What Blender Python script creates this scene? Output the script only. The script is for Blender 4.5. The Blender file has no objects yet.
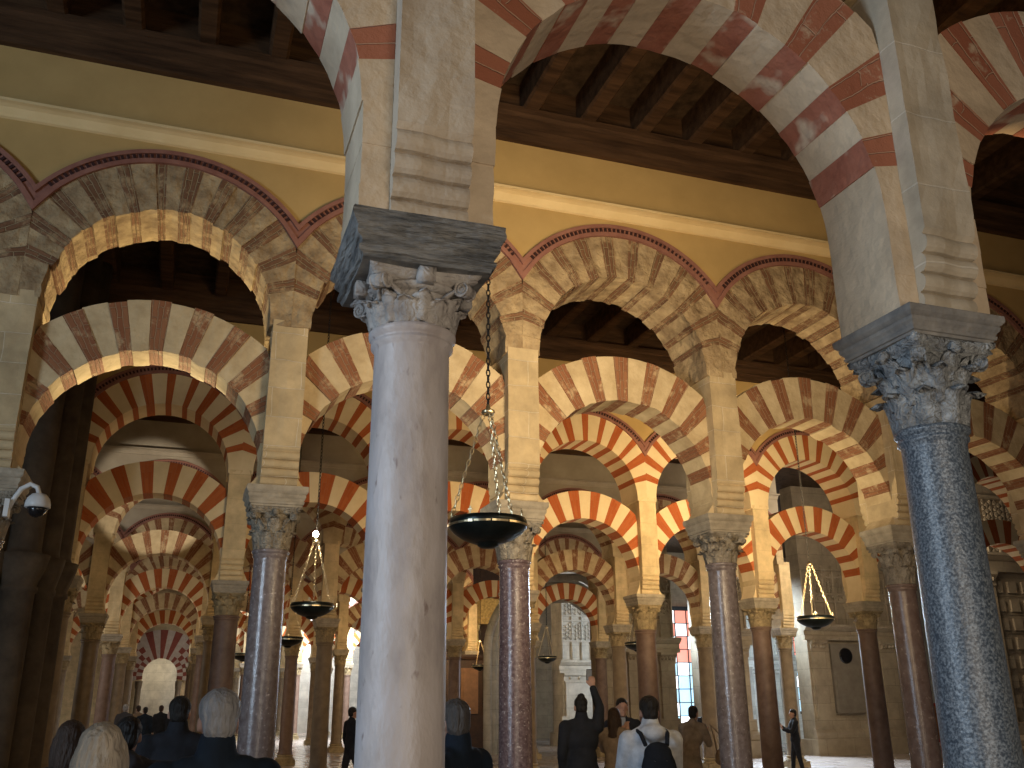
import bpy, bmesh, math, random
from mathutils import Vector, Matrix, noise
random.seed(7)
S = bpy.context.scene
COL = S.collection
PI = math.pi

# ------------------------------------------------------------------ camera
F, YAW, PIT, ROL, CZ = 930.92, 0.33534, 0.32857, -0.00704, 1.75
def cam_axes():
    cy, sy, cp, sp = math.cos(YAW), math.sin(YAW), math.cos(PIT), math.sin(PIT)
    fwd = Vector((sy*cp, cy*cp, sp)); right = Vector((cy, -sy, 0)); up = right.cross(fwd)
    r2 = right*math.cos(ROL)+up*math.sin(ROL); u2 = up*math.cos(ROL)-right*math.sin(ROL)
    return r2, u2, fwd
cam = bpy.data.cameras.new('camera'); co = bpy.data.objects.new('camera', cam); COL.objects.link(co)
r_, u_, f_ = cam_axes()
co.matrix_world = Matrix(((r_.x, u_.x, -f_.x, 0), (r_.y, u_.y, -f_.y, 0), (r_.z, u_.z, -f_.z, CZ), (0, 0, 0, 1)))
cam.sensor_width = 36; cam.lens = F/1024*36; cam.clip_start = .05; cam.clip_end = 300
S.camera = co
def floor_at(px, py, z=0.):            # used once to survey where things stand
    d = r_*((px-512)/F) - u_*((py-384)/F) + f_
    t = (z-CZ)/d.z
    return d.x*t, d.y*t

# ------------------------------------------------------------------ light
S.view_settings.view_transform = 'Standard'; S.view_settings.look = 'None'
S.view_settings.gamma = 1; S.view_settings.use_curve_mapping = False
S.view_settings.exposure = 0.08
W = bpy.data.worlds.new('world'); S.world = W; W.use_nodes = True
W.node_tree.nodes['Background'].inputs[0].default_value = (.75, .72, .8, 1)
W.node_tree.nodes['Background'].inputs[1].default_value = .05
WARM = (1, .68, .34); COOL = (.62, .8, 1)
def area(name, loc, to, size, power, col, sy=None, spread=PI):
    l = bpy.data.lights.new(name, 'AREA'); l.energy = power; l.color = col; l.size = size; l.spread = spread
    if sy: l.shape = 'RECTANGLE'; l.size_y = sy
    o = bpy.data.objects.new(name, l); COL.objects.link(o); o.location = loc
    o.rotation_euler = (Vector(to)-Vector(loc)).to_track_quat('-Z', 'Y').to_euler(); return o
def spot(name, loc, to, power, col, ang=100, rad=.08, blend=.7):
    l = bpy.data.lights.new(name, 'SPOT'); l.energy = power; l.color = col; l.spot_size = math.radians(ang); l.spot_blend = blend; l.shadow_soft_size = rad
    o = bpy.data.objects.new(name, l); COL.objects.link(o); o.location = loc
    o.rotation_euler = (Vector(to)-Vector(loc)).to_track_quat('-Z', 'Y').to_euler(); return o
def point(name, loc, power, col, rad=.2):
    l = bpy.data.lights.new(name, 'POINT'); l.energy = power; l.color = col; l.shadow_soft_size = rad
    o = bpy.data.objects.new(name, l); COL.objects.link(o); o.location = loc; return o
area('daylight_left_door', (-8.5, 1.2, 3.6), (2.5, 4.4, 3.3), 2.4, 520, COOL)
# warm floodlights of the building, mounted low in each aisle and turned up
area('flood_nave_one', (4.8, 4.6, 3.6), (5.4, 9.6, 7.2), 3, 80, WARM)
area('flood_mid', (3.3, 4.3, 4.3), (3.8, 9.6, 5.3), 1.4, 85, (1, .8, .52), spread=PI*.55)
area('flood_front', (1.5, -2.0, 2.2), (2.4, 3.4, 5.0), 3, 135, (1, .83, .62))
spot('flood_soffit_a', (-.2, 11.4, 4.2), (-1.0, 9.5, 6.6), 380, (1, .8, .45), 100)
spot('flood_soffit_b', (2.2, 11.8, 3.4), (3.9, 9.6, 6.4), 240, (1, .8, .5), 110)
spot('flood_soffit_c', (6.6, 11.8, 3.4), (7.6, 9.6, 6.2), 300, (1, .78, .45), 110)
area('flood_nave_two_a', (9.0, 10.8, 4.2), (9.8, 16.5, 5.4), 2.2, 115, (1, .74, .42), spread=PI*.45)
area('flood_nave_two_b', (4.6, 10.8, 4.3), (5.4, 16.5, 4.9), 1.0, 40, WARM, spread=PI*.45)
spot('sun_patch', (1.0, 17.6, 4.6), (-.8, 23.2, 6.3), 900, (1, .9, .76), 26, .05, .3)
for k, (x, y, p) in enumerate(((0, 18.6, 28), (7.5, 18.6, 60), (13.5, 19, 75), (0, 25.6, 38), (6, 25.6, 48), (12, 25.6, 60), (0, 32.5, 40), (6, 32.5, 50), (0, 39.5, 50), (5, 39.5, 60))):
    point('aisle_lamp', (x, y, 4.4), p, WARM, .5)
area('choir_flood', (10, 33.5, 4), (10.5, 38, 4.6), 1, 160, WARM)
area('pier_wash', (17.5, 19.5, 6.5), (20, 28, 3), 3, 260, (1, .86, .68))
area('daylight_windows', (19.9, 29.4, 5.2), (18.0, 22.5, 0), 1.6, 700, COOL, spread=PI*.5)
area('daylight_gap', (15.5, 29.2, 4.6), (14.5, 22.5, 0), 1.2, 350, COOL, spread=PI*.5)
area('daylight_low_window', (27, 40.5, 3.5), (19, 30, 1), 3, 900, COOL)
area('daylight_blue_pier', (21, 33, 4), (24.5, 36.3, 3), 1.5, 200, COOL)
area('daylight_pier', (20, 33.6, 4.5), (16, 38, 3.2), 2, 260, (.8, .9, 1))
area('daylight_courtyard', (9.5, 47.6, 7), (6.5, 52, 3), 3, 900, (.86, .93, 1), spread=PI*.7)
area('daylight_courtyard_floor', (6.5, 47.5, 7.5), (5.5, 45, 0), 3, 700, (.8, .9, 1), spread=PI*.6)
area('daylight_end', (8, 59.5, 7.5), (6, 61.8, 2.5), 3, 900, (.88, .94, 1))
area('daylight_left_aisle', (-8, 27, 5), (-5, 30, 2), 3, 260, (1, .95, .88))

# ------------------------------------------------------------------ materials
def nodes(m):
    m.use_nodes = True; return m.node_tree.nodes, m.node_tree.links
def mat(name, c1, c2=None, scale=4, bump=.2, rough=.8, spots=None, spec=.3, metal=0, bscale=None, streak=(1, 1, 1), em=None, coat=0, c3=None, bd=.02, ramp=(.33, .68), dist=0):
    m = bpy.data.materials.new(name); N, L = nodes(m); B = N['Principled BSDF']
    B.inputs['Roughness'].default_value = rough; B.inputs['Metallic'].default_value = metal
    B.inputs['Specular IOR Level'].default_value = spec
    if coat: B.inputs['Coat Weight'].default_value = coat; B.inputs['Coat Roughness'].default_value = .25
    c2 = c2 or tuple(v*.7 for v in c1)
    tc = N.new('ShaderNodeTexCoord'); mp = N.new('ShaderNodeMapping'); mp.inputs['Scale'].default_value = streak
    geo = N.new('ShaderNodeObjectInfo'); ad = N.new('ShaderNodeVectorMath'); ad.operation = 'ADD'
    sc_ = N.new('ShaderNodeVectorMath'); sc_.operation = 'SCALE'; sc_.inputs['Scale'].default_value = 13
    L.new(geo.outputs['Location'], sc_.inputs[0]); L.new(tc.outputs['Object'], mp.inputs[0]); L.new(mp.outputs[0], ad.inputs[0]); L.new(sc_.outputs[0], ad.inputs[1])
    n = N.new('ShaderNodeTexNoise'); n.inputs['Scale'].default_value = scale; n.inputs['Detail'].default_value = 6; n.inputs['Roughness'].default_value = .62
    L.new(ad.outputs[0], n.inputs['Vector'])
    r = N.new('ShaderNodeValToRGB'); r.color_ramp.elements[0].position = ramp[0]; r.color_ramp.elements[1].position = ramp[1]
    r.color_ramp.elements[0].color = (*c2, 1); r.color_ramp.elements[1].color = (*c1, 1)
    if c3: e = r.color_ramp.elements.new(.5); e.color = (*c3, 1)
    L.new(n.outputs['Fac'], r.inputs[0]); out = r.outputs[0]
    if spots:
        col, ssc, lo, hi = spots
        v = N.new('ShaderNodeTexNoise'); v.inputs['Scale'].default_value = ssc; v.inputs['Detail'].default_value = 3
        L.new(ad.outputs[0], v.inputs['Vector'])
        rr = N.new('ShaderNodeMapRange'); rr.inputs[1].default_value = lo; rr.inputs[2].default_value = hi
        mx = N.new('ShaderNodeMix'); mx.data_type = 'RGBA'
        L.new(v.outputs['Fac'], rr.inputs[0]); L.new(rr.outputs[0], mx.inputs[0]); L.new(out, mx.inputs[6]); mx.inputs[7].default_value = (*col, 1); out = mx.outputs[2]
    L.new(out, B.inputs['Base Color'])
    if bump:
        b = N.new('ShaderNodeBump'); b.inputs['Strength'].default_value = bump; b.inputs['Distance'].default_value = bd
        n2 = N.new('ShaderNodeTexNoise'); n2.inputs['Scale'].default_value = bscale or scale*3; n2.inputs['Detail'].default_value = 5; n2.inputs['Distortion'].default_value = dist
        L.new(ad.outputs[0], n2.inputs['Vector']); L.new(n2.outputs['Fac'], b.inputs['Height']); L.new(b.outputs[0], B.inputs['Normal'])
    if em: B.inputs['Emission Color'].default_value = (*em[0], 1); B.inputs['Emission Strength'].default_value = em[1]
    return m
def brick(name, c1, c2, mortar, wear=None, lo=.5, hi=.6, ms=.006, bump=.5, rh=.05, bw=.23):
    """thin bricks laid radially in an arch: UV.x runs round the arc, UV.y along the brick"""
    m = bpy.data.materials.new(name); N, L = nodes(m); B = N['Principled BSDF']
    B.inputs['Roughness'].default_value = .85; B.inputs['Specular IOR Level'].default_value = .2
    uv = N.new('ShaderNodeUVMap'); sp = N.new('ShaderNodeSeparateXYZ'); cb = N.new('ShaderNodeCombineXYZ')
    L.new(uv.outputs[0], sp.inputs[0]); L.new(sp.outputs[1], cb.inputs[0]); L.new(sp.outputs[0], cb.inputs[1])
    wn = N.new('ShaderNodeTexNoise'); wn.inputs['Scale'].default_value = 7; wn.inputs['Detail'].default_value = 3; L.new(cb.outputs[0], wn.inputs['Vector'])
    wv = N.new('ShaderNodeVectorMath'); wv.operation = 'MULTIPLY_ADD'; wv.inputs[1].default_value = (.05, .035, 0)
    L.new(wn.outputs['Color'], wv.inputs[0]); L.new(cb.outputs[0], wv.inputs[2])
    bt = N.new('ShaderNodeTexBrick'); L.new(wv.outputs[0], bt.inputs['Vector'])
    bt.inputs['Color1'].default_value = (*c1, 1); bt.inputs['Color2'].default_value = (*c2, 1); bt.inputs['Mortar'].default_value = (*mortar, 1)
    bt.inputs['Scale'].default_value = 1; bt.inputs['Mortar Size'].default_value = ms; bt.inputs['Mortar Smooth'].default_value = .6; bt.inputs['Brick Width'].default_value = bw; bt.inputs['Row Height'].default_value = rh
    out = bt.outputs[0]
    tc = N.new('ShaderNodeTexCoord'); oi = N.new('ShaderNodeObjectInfo'); ad = N.new('ShaderNodeVectorMath')
    L.new(tc.outputs['Object'], ad.inputs[0]); L.new(oi.outputs['Location'], ad.inputs[1])
    n = N.new('ShaderNodeTexNoise'); n.inputs['Scale'].default_value = 5; n.inputs['Detail'].default_value = 7; n.inputs['Roughness'].default_value = .7
    L.new(ad.outputs[0], n.inputs['Vector'])
    if wear:
        rr = N.new('ShaderNodeMapRange'); rr.inputs[1].default_value = lo; rr.inputs[2].default_value = hi
        mx = N.new('ShaderNodeMix'); mx.data_type = 'RGBA'
        L.new(n.outputs['Fac'], rr.inputs[0]); L.new(rr.outputs[0], mx.inputs[0]); L.new(out, mx.inputs[6]); mx.inputs[7].default_value = (*wear, 1); out = mx.outputs[2]
    L.new(out, B.inputs['Base Color'])
    b = N.new('ShaderNodeBump'); b.inputs['Strength'].default_value = bump; b.inputs['Distance'].default_value = .02
    mm = N.new('ShaderNodeMath'); mm.operation = 'MULTIPLY_ADD'; mm.inputs[1].default_value = -1.0
    L.new(bt.outputs['Fac'], mm.inputs[0]); L.new(n.outputs['Fac'], mm.inputs[2]); L.new(mm.outputs[0], b.inputs['Height']); L.new(b.outputs[0], B.inputs['Normal'])
    return m
def blocks(name, c1, c2, mortar, w=.5, h=.26, ms=.006, vscale=3, bump=.5):
    """ashlar: horizontal stone courses from object coordinates"""
    m = bpy.data.materials.new(name); N, L = nodes(m); B = N['Principled BSDF']
    B.inputs['Roughness'].default_value = .85; B.inputs['Specular IOR Level'].default_value = .2
    tc = N.new('ShaderNodeTexCoord'); oi = N.new('ShaderNodeObjectInfo'); ad = N.new('ShaderNodeVectorMath')
    L.new(tc.outputs['Object'], ad.inputs[0]); L.new(oi.outputs['Location'], ad.inputs[1])
    sp = N.new('ShaderNodeSeparateXYZ'); L.new(ad.outputs[0], sp.inputs[0])
    sm = N.new('ShaderNodeMath'); sm.operation = 'ADD'; L.new(sp.outputs[0], sm.inputs[0]); L.new(sp.outputs[1], sm.inputs[1])
    cb = N.new('ShaderNodeCombineXYZ'); L.new(sm.outputs[0], cb.inputs[0]); L.new(sp.outputs[2], cb.inputs[1])
    nn = N.new('ShaderNodeTexNoise'); nn.inputs['Scale'].default_value = 2.5; L.new(ad.outputs[0], nn.inputs['Vector'])
    wv = N.new('ShaderNodeVectorMath'); wv.operation = 'MULTIPLY_ADD'; wv.inputs[1].default_value = (.05, .05, 0)
    L.new(nn.outputs['Color'], wv.inputs[0]); L.new(cb.outputs[0], wv.inputs[2])
    bt = N.new('ShaderNodeTexBrick'); L.new(wv.outputs[0], bt.inputs['Vector'])
    bt.inputs['Color1'].default_value = (*c1, 1); bt.inputs['Color2'].default_value = (*c2, 1); bt.inputs['Mortar'].default_value = (*mortar, 1)
    bt.inputs['Scale'].default_value = 1; bt.inputs['Mortar Size'].default_value = ms; bt.inputs['Brick Width'].default_value = w; bt.inputs['Row Height'].default_value = h
    n = N.new('ShaderNodeTexNoise'); n.inputs['Scale'].default_value = vscale; n.inputs['Detail'].default_value = 8; n.inputs['Roughness'].default_value = .65
    L.new(ad.outputs[0], n.inputs['Vector'])
    r = N.new('ShaderNodeMapRange'); r.inputs[1].default_value = .3; r.inputs[2].default_value = .7; r.inputs[3].default_value = .68; r.inputs[4].default_value = 1.15
    L.new(n.outputs['Fac'], r.inputs[0])
    mx = N.new('ShaderNodeVectorMath'); mx.operation = 'SCALE'; L.new(bt.outputs[0], mx.inputs[0]); L.new(r.outputs[0], mx.inputs['Scale'])
    L.new(mx.outputs[0], B.inputs['Base Color'])
    b = N.new('ShaderNodeBump'); b.inputs['Strength'].default_value = bump; b.inputs['Distance'].default_value = .02
    mm = N.new('ShaderNodeMath'); mm.operation = 'MULTIPLY_ADD'; mm.inputs[1].default_value = -.7
    L.new(bt.outputs['Fac'], mm.inputs[0]); L.new(n.outputs['Fac'], mm.inputs[2]); L.new(mm.outputs[0], b.inputs['Height']); L.new(b.outputs[0], B.inputs['Normal'])
    return m

M = {}
M['plaster'] = mat('ochre_plaster', (.5, .335, .13), (.41, .27, .1), 1.2, .12, .9)
M['cornice'] = mat('cream_cornice', (.74, .56, .29), (.66, .48, .23), 2, .1, .85)
M['greyplaster'] = mat('grey_stone_plaster', (.4, .34, .25), (.3, .25, .18), 1.5, .3, .9)
M['wood'] = mat('dark_ceiling_wood', (.1, .052, .025), (.035, .018, .009), 3, .4, .75, streak=(.35, 3, 3), spec=.15)
M['wood2'] = mat('ceiling_panel_wood', (.085, .05, .027), (.03, .018, .01), 6, .8, .8, bscale=9, spec=.15)
M['oldstone'] = blocks('weathered_sandstone', (.56, .43, .25), (.47, .355, .2), (.66, .55, .38), .55, .3, .004, 3, .9)
M['creamstone'] = blocks('cream_limestone', (.68, .52, .29), (.63, .475, .26), (.52, .4, .23), .9, .42, .003)
M['frontstone'] = mat('pale_rendered_stone', (.5, .42, .32), (.38, .31, .235), 2.6, .7, .85, bscale=9, bd=.03)
M['frontblocks'] = blocks('pale_stone_blocks', (.52, .44, .33), (.46, .39, .29), (.6, .53, .42), 2.5, .42, .005, 3, .8)
M['vs_front'] = mat('cream_painted_voussoir', (.6, .48, .34), (.44, .345, .24), 3.4, .6, .85, bscale=11, bd=.03)
M['vb_front'] = brick('faded_red_painted_brick', (.3, .105, .06), (.37, .15, .09), (.46, .27, .18), (.5, .37, .26), .58, .68, .006, .8, .1, .5)
M['vp_front'] = mat('faded_red_painted_soffit', (.38, .15, .095), (.27, .09, .055), 6, .6, .85, ((.53, .41, .3), 4.5, .55, .66), bscale=14, bd=.03)
M['vs_old'] = mat('weathered_voussoir_stone', (.46, .34, .19), (.21, .14, .075), 4.5, 1, .9, bscale=11, bd=.05)
M['vb_old'] = brick('worn_brown_brick', (.14, .07, .038), (.2, .1, .052), (.32, .23, .13), (.36, .255, .14), .5, .62, .007, 1)
M['vs_old2'] = mat('cream_voussoir_stone', (.6, .47, .28), (.42, .31, .17), 4, .8, .9, bscale=9, bd=.03)
M['vb_old2'] = brick('brown_red_brick', (.22, .085, .04), (.28, .125, .06), (.36, .215, .12), (.45, .31, .175), .53, .63, .006, .9)
M['vs_new'] = mat('bright_cream_voussoir', (.75, .6, .36), (.66, .51, .29), 3, .2, .85)
M['vb_new'] = brick('bright_orange_brick', (.36, .085, .022), (.42, .115, .032), (.36, .13, .055), None, ms=.003, bump=.3)
M['maroon'] = mat('maroon_painted_moulding', (.3, .14, .1), (.22, .09, .065), 6, .2, .7)
M['dentil'] = mat('dark_dentil', (.045, .016, .014), None, 6, 0, .8)
M['marble_a'] = mat('pale_lilac_marble', (.5, .46, .46), (.35, .31, .305), 7, .3, .45, ((.24, .19, .18), 26, .66, .76), .4, bscale=26, c3=(.45, .405, .39), streak=(1, 1, .45))
M['granite'] = mat('blue_grey_granite', (.24, .275, .31), (.05, .066, .088), 85, .2, .36, ((.03, .035, .045), 12, .7, .74), .45, bscale=50, ramp=(.42, .64))
M['mauve'] = mat('mauve_grey_marble', (.27, .225, .215), (.15, .115, .105), 16, .15, .2, ((.45, .4, .39), 30, .62, .74), .5, bscale=50)
M['purple'] = mat('purple_speckled_breccia', (.23, .17, .175), (.095, .06, .065), 24, .15, .2, ((.45, .4, .39), 36, .6, .72), .5, bscale=60)
M['redmarble'] = mat('red_brown_marble', (.25, .18, .15), (.16, .105, .085), 9, .15, .25, ((.4, .31, .26), 22, .62, .75), .5, bscale=50)
M['pink'] = mat('dusty_brown_marble', (.2, .13, .095), (.13, .08, .058), 6, .1, .5, bscale=50)
M['tan'] = mat('tan_marble', (.24, .175, .105), (.16, .115, .07), 5, .1, .5, bscale=50)
M['cap_a'] = mat('pale_carved_marble', (.46, .43, .4), (.25, .22, .2), 8, .7, .6, bscale=22, dist=1.5, bd=.03)
M['cap_b'] = mat('grey_carved_marble', (.5, .52, .53), (.2, .205, .21), 12, 1, .5, bscale=20, dist=2.5, bd=.05)
M['cap_c'] = mat('stone_capital', (.46, .4, .31), (.22, .18, .13), 10, 1, .7, bscale=18, dist=2, bd=.05)
M['cap_gold'] = mat('ochre_capital_stone', (.4, .3, .16), (.2, .15, .08), 8, .8, .7, bscale=26)
M['imp_a'] = mat('rough_dark_grey_impost', (.29, .28, .26), (.055, .057, .06), 8, 1, .75, bscale=24, streak=(.5, .5, 3.2), bd=.03)
M['imp_b'] = mat('smooth_grey_impost', (.3, .28, .25), (.15, .145, .14), 7, .3, .6, bscale=30)
M['imp_c'] = mat('grey_stone_impost', (.42, .36, .27), (.26, .22, .16), 7, .5, .8, bscale=22)
M['grout'] = None

# ------------------------------------------------------------------ mesh helpers
def mesh_obj(name, bm, mats, parent=None, smooth=False, loc=None):
    bmesh.ops.recalc_face_normals(bm, faces=bm.faces)
    me = bpy.data.meshes.new(name); bm.to_mesh(me); bm.free()
    for m in (mats if isinstance(mats, (list, tuple)) else [mats]): me.materials.append(m)
    if smooth: me.polygons.foreach_set('use_smooth', [True]*len(me.polygons))
    o = bpy.data.objects.new(name, me); COL.objects.link(o)
    if parent is not None: o.parent = parent
    if loc is not None: o.location = loc
    return o
def tag(o, label=None, cat=None, group=None, kind=None):
    if label: o['label'] = label
    if cat: o['category'] = cat
    if group: o['group'] = group
    if kind: o['kind'] = kind
    return o
def empty(name, loc, label, cat, group=None, rz=0):
    o = bpy.data.objects.new(name, None); COL.objects.link(o); o.location = loc; o.rotation_euler.z = rz; o.empty_display_size = .2
    return tag(o, label, cat, group)
def copy_tree(o, parent=None):
    c = o.copy(); COL.objects.link(c)
    if parent is not None: c.parent = parent
    for ch in [x for x in o.children]: copy_tree(ch, c)
    return c
def box(bm, x0, x1, y0, y1, z0, z1, mi=0):
    v = [bm.verts.new((x, y, z)) for z in (z0, z1) for y in (y0, y1) for x in (x0, x1)]
    fs = [bm.faces.new([v[i] for i in q]) for q in ((0, 2, 3, 1), (4, 5, 7, 6), (0, 1, 5, 4), (2, 6, 7, 3), (0, 4, 6, 2), (1, 3, 7, 5))]
    for f in fs: f.material_index = mi
    return v
def prism(bm, prof, a0, a1, axis='x', mi=0):
    """extrude a closed (p,q) profile: axis x -> (y,z); axis y -> (x,z); axis z -> (x,y)"""
    def P(p, q, a): return {'x': (a, p, q), 'y': (p, a, q), 'z': (p, q, a)}[axis]
    A = [bm.verts.new(P(p, q, a0)) for p, q in prof]; B = [bm.verts.new(P(p, q, a1)) for p, q in prof]
    n = len(prof); fs = [bm.faces.new(A), bm.faces.new(B[::-1])]
    for i in range(n): fs.append(bm.faces.new((A[i], B[i], B[(i+1) % n], A[(i+1) % n])))
    for f in fs: f.material_index = mi
    return fs
def lathe(bm, prof, n=32, cx=0, cy=0, mi=0, wob=None):
    rings = []
    for r, z in prof:
        rings.append([bm.verts.new((cx+r*math.cos(2*PI*i/n), cy+r*math.sin(2*PI*i/n), z)) for i in range(n)])
    for a, b in zip(rings, rings[1:]):
        for i in range(n):
            f = bm.faces.new((a[i], a[(i+1) % n], b[(i+1) % n], b[i])); f.material_index = mi
    for rg in (rings[0], rings[-1]):
        f = bm.faces.new(rg); f.material_index = mi
    return rings
def square_stack(bm, prof, mi=0, ratio=1.):
    """stack of square sections (half width, z)"""
    rg = []
    for h, z in prof:
        rg.append([bm.verts.new((x*h, y*h*ratio, z)) for x, y in ((-1, -1), (1, -1), (1, 1), (-1, 1))])
    for a, b in zip(rg, rg[1:]):
        for i in range(4): bm.faces.new((a[i], a[(i+1) % 4], b[(i+1) % 4], b[i])).material_index = mi
    bm.faces.new(rg[0]); bm.faces.new(rg[-1])
def tube(bm, pts, r, n=8, mi=0, cap=True):
    pts = [Vector(p) for p in pts]; rings = []
    rr = r if isinstance(r, (list, tuple)) else [r]*len(pts)
    t = (pts[1]-pts[0]).normalized(); ref = Vector((0, 0, 1)) if abs(t.z) < .9 else Vector((1, 0, 0))
    nx = t.cross(ref).normalized()
    for i, p in enumerate(pts):
        t = (pts[min(i+1, len(pts)-1)]-pts[max(i-1, 0)]).normalized()
        nx = (nx-t*nx.dot(t)).normalized(); ny = t.cross(nx)
        rings.append([bm.verts.new(p+(nx*math.cos(2*PI*k/n)+ny*math.sin(2*PI*k/n))*rr[i]) for k in range(n)])
    for a, b in zip(rings, rings[1:]):
        for k in range(n): bm.faces.new((a[k], a[(k+1) % n], b[(k+1) % n], b[k])).material_index = mi
    if cap: bm.faces.new(rings[0]).material_index = mi; bm.faces.new(rings[-1]).material_index = mi

# ------------------------------------------------------------------ plan of the arcades
BAYS = {0: (2.615, .785), 1: (2.565, .785), 2: (2.57, .72)}
YR = [3.492, 9.585, 16.53, 23.47, 30.4, 37.35, 44.3, 51.2, 58.1]
def CX(i, k=0):
    b, x = BAYS.get(k, (2.6, .75)); return x+i*b
ORD = ['nearest', 'second', 'third', 'fourth', 'fifth', 'sixth', 'seventh', 'eighth', 'farthest']
NUM = ['first', 'second', 'third', 'fourth', 'fifth', 'sixth', 'seventh', 'eighth', 'ninth', 'tenth', 'eleventh', 'twelfth']
H2 = 2.615/2
def use_bay(k):
    global H2
    H2 = BAYS.get(k, (2.6, .75))[0]/2
WT = .36              # half thickness of upper arches and walls
ZI = 3.68             # springing of lower arches

# lower arches: ring of voussoirs with horseshoe return
def lower_arch_mesh(r, zc, t, hd, nred, mats, rough, zi, pw=.17, seed=0):
    rnd = random.Random(seed); bm = bmesh.new(); uvl = bm.loops.layers.uv.new('UVMap')
    a0 = -math.asin(min(.95, (zc-zi)/r)); start = math.radians(13)
    cells = []
    def span(a, b, mi, dr=0): cells.append((a, b, mi, dr))
    k = 4
    for i in range(k): span(a0+(start-a0)*i/k, a0+(start-a0)*(i+1)/k, 0)
    n = nred; fr_ = .5 if 'vb_new' in mats else .46; unit = (PI-2*start)/(n*fr_+(n-1)*(1-fr_)); a = start
    for i in range(n):
        w = fr_*unit*rnd.uniform(.9, 1.1) if i < n-1 else PI-start-a
        span(a, a+w, 1); a += w
        if i < n-1:
            w = unit*(i+1)+start-a if True else 0
            span(a, a+w, 0); a += w
    for i in range(k): span(PI-start+(start-a0)*i/k, PI-start+(start-a0)*(i+1)/k, 0)
    lim = H2-pw
    for a, b, mi, dr in cells:
        ri = r+rnd.uniform(-1, 1)*rough; yo = rnd.uniform(-1, 1)*rough*.7; zj = rnd.uniform(-1, 1)*rough
        ns = max(2, int((b-a)/.07)); sec = []
        for j in range(ns+1):
            th = a+(b-a)*j/ns; c, s = math.cos(th), math.sin(th)
            R = r+t+zj
            if abs(c)*R > lim: R = lim/max(abs(c), 1e-6)
            R = max(R, ri+.03)
            rj = ri+noise.noise(Vector((th*9, seed, 1)))*rough*1.2
            if s < 0:      # below the centre the curve straightens so its foot meets the impost edge
                q = min(1, -s*r/(zc-zi)); xt = H2-.28; xi = r-(r-xt)*q*q+(rj-r); z = zc+r*s; g = 1 if c > 0 else -1
                sec.append([(xi*g, -hd+yo, z), (max(lim, xi+.01)*g, -hd+yo, z), (max(lim, xi+.01)*g, hd+yo, z), (xi*g, hd+yo, z), r, r+t, th]); continue
            sec.append([(rj*c, -hd+yo, zc+rj*s), (R*c, -hd+yo, zc+R*s), (R*c, hd+yo, zc+R*s), (rj*c, hd+yo, zc+rj*s), rj, R, th])
        def uv(f, q):
            for lp, u in zip(f.loops, q): lp[uvl].uv = u
        V = [[bm.verts.new(p) for p in q[:4]] for q in sec]
        for (p, q, sp, sq) in zip(V, V[1:], sec, sec[1:]):
            u0, u1 = sp[6]*(r+t*.5), sq[6]*(r+t*.5)
            for idx, (e, g) in enumerate(((0, 1), (1, 2), (2, 3), (3, 0))):
                f = bm.faces.new((p[e], p[g], q[g], q[e])); f.material_index = mi if (len(mats) < 3 or mi == 0 or idx != 3) else 2
                vv = {0: (sp[4], sp[5]), 1: (0, 2*hd), 2: (sp[5], sp[4]), 3: (2*hd, 0)}[idx]
                uv(f, ((u0, vv[0]), (u0, vv[1]), (u1, vv[1]), (u1, vv[0])))
        for e in (V[0], V[-1]):
            bm.faces.new(e).material_index = mi
    return bm, mats

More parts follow.
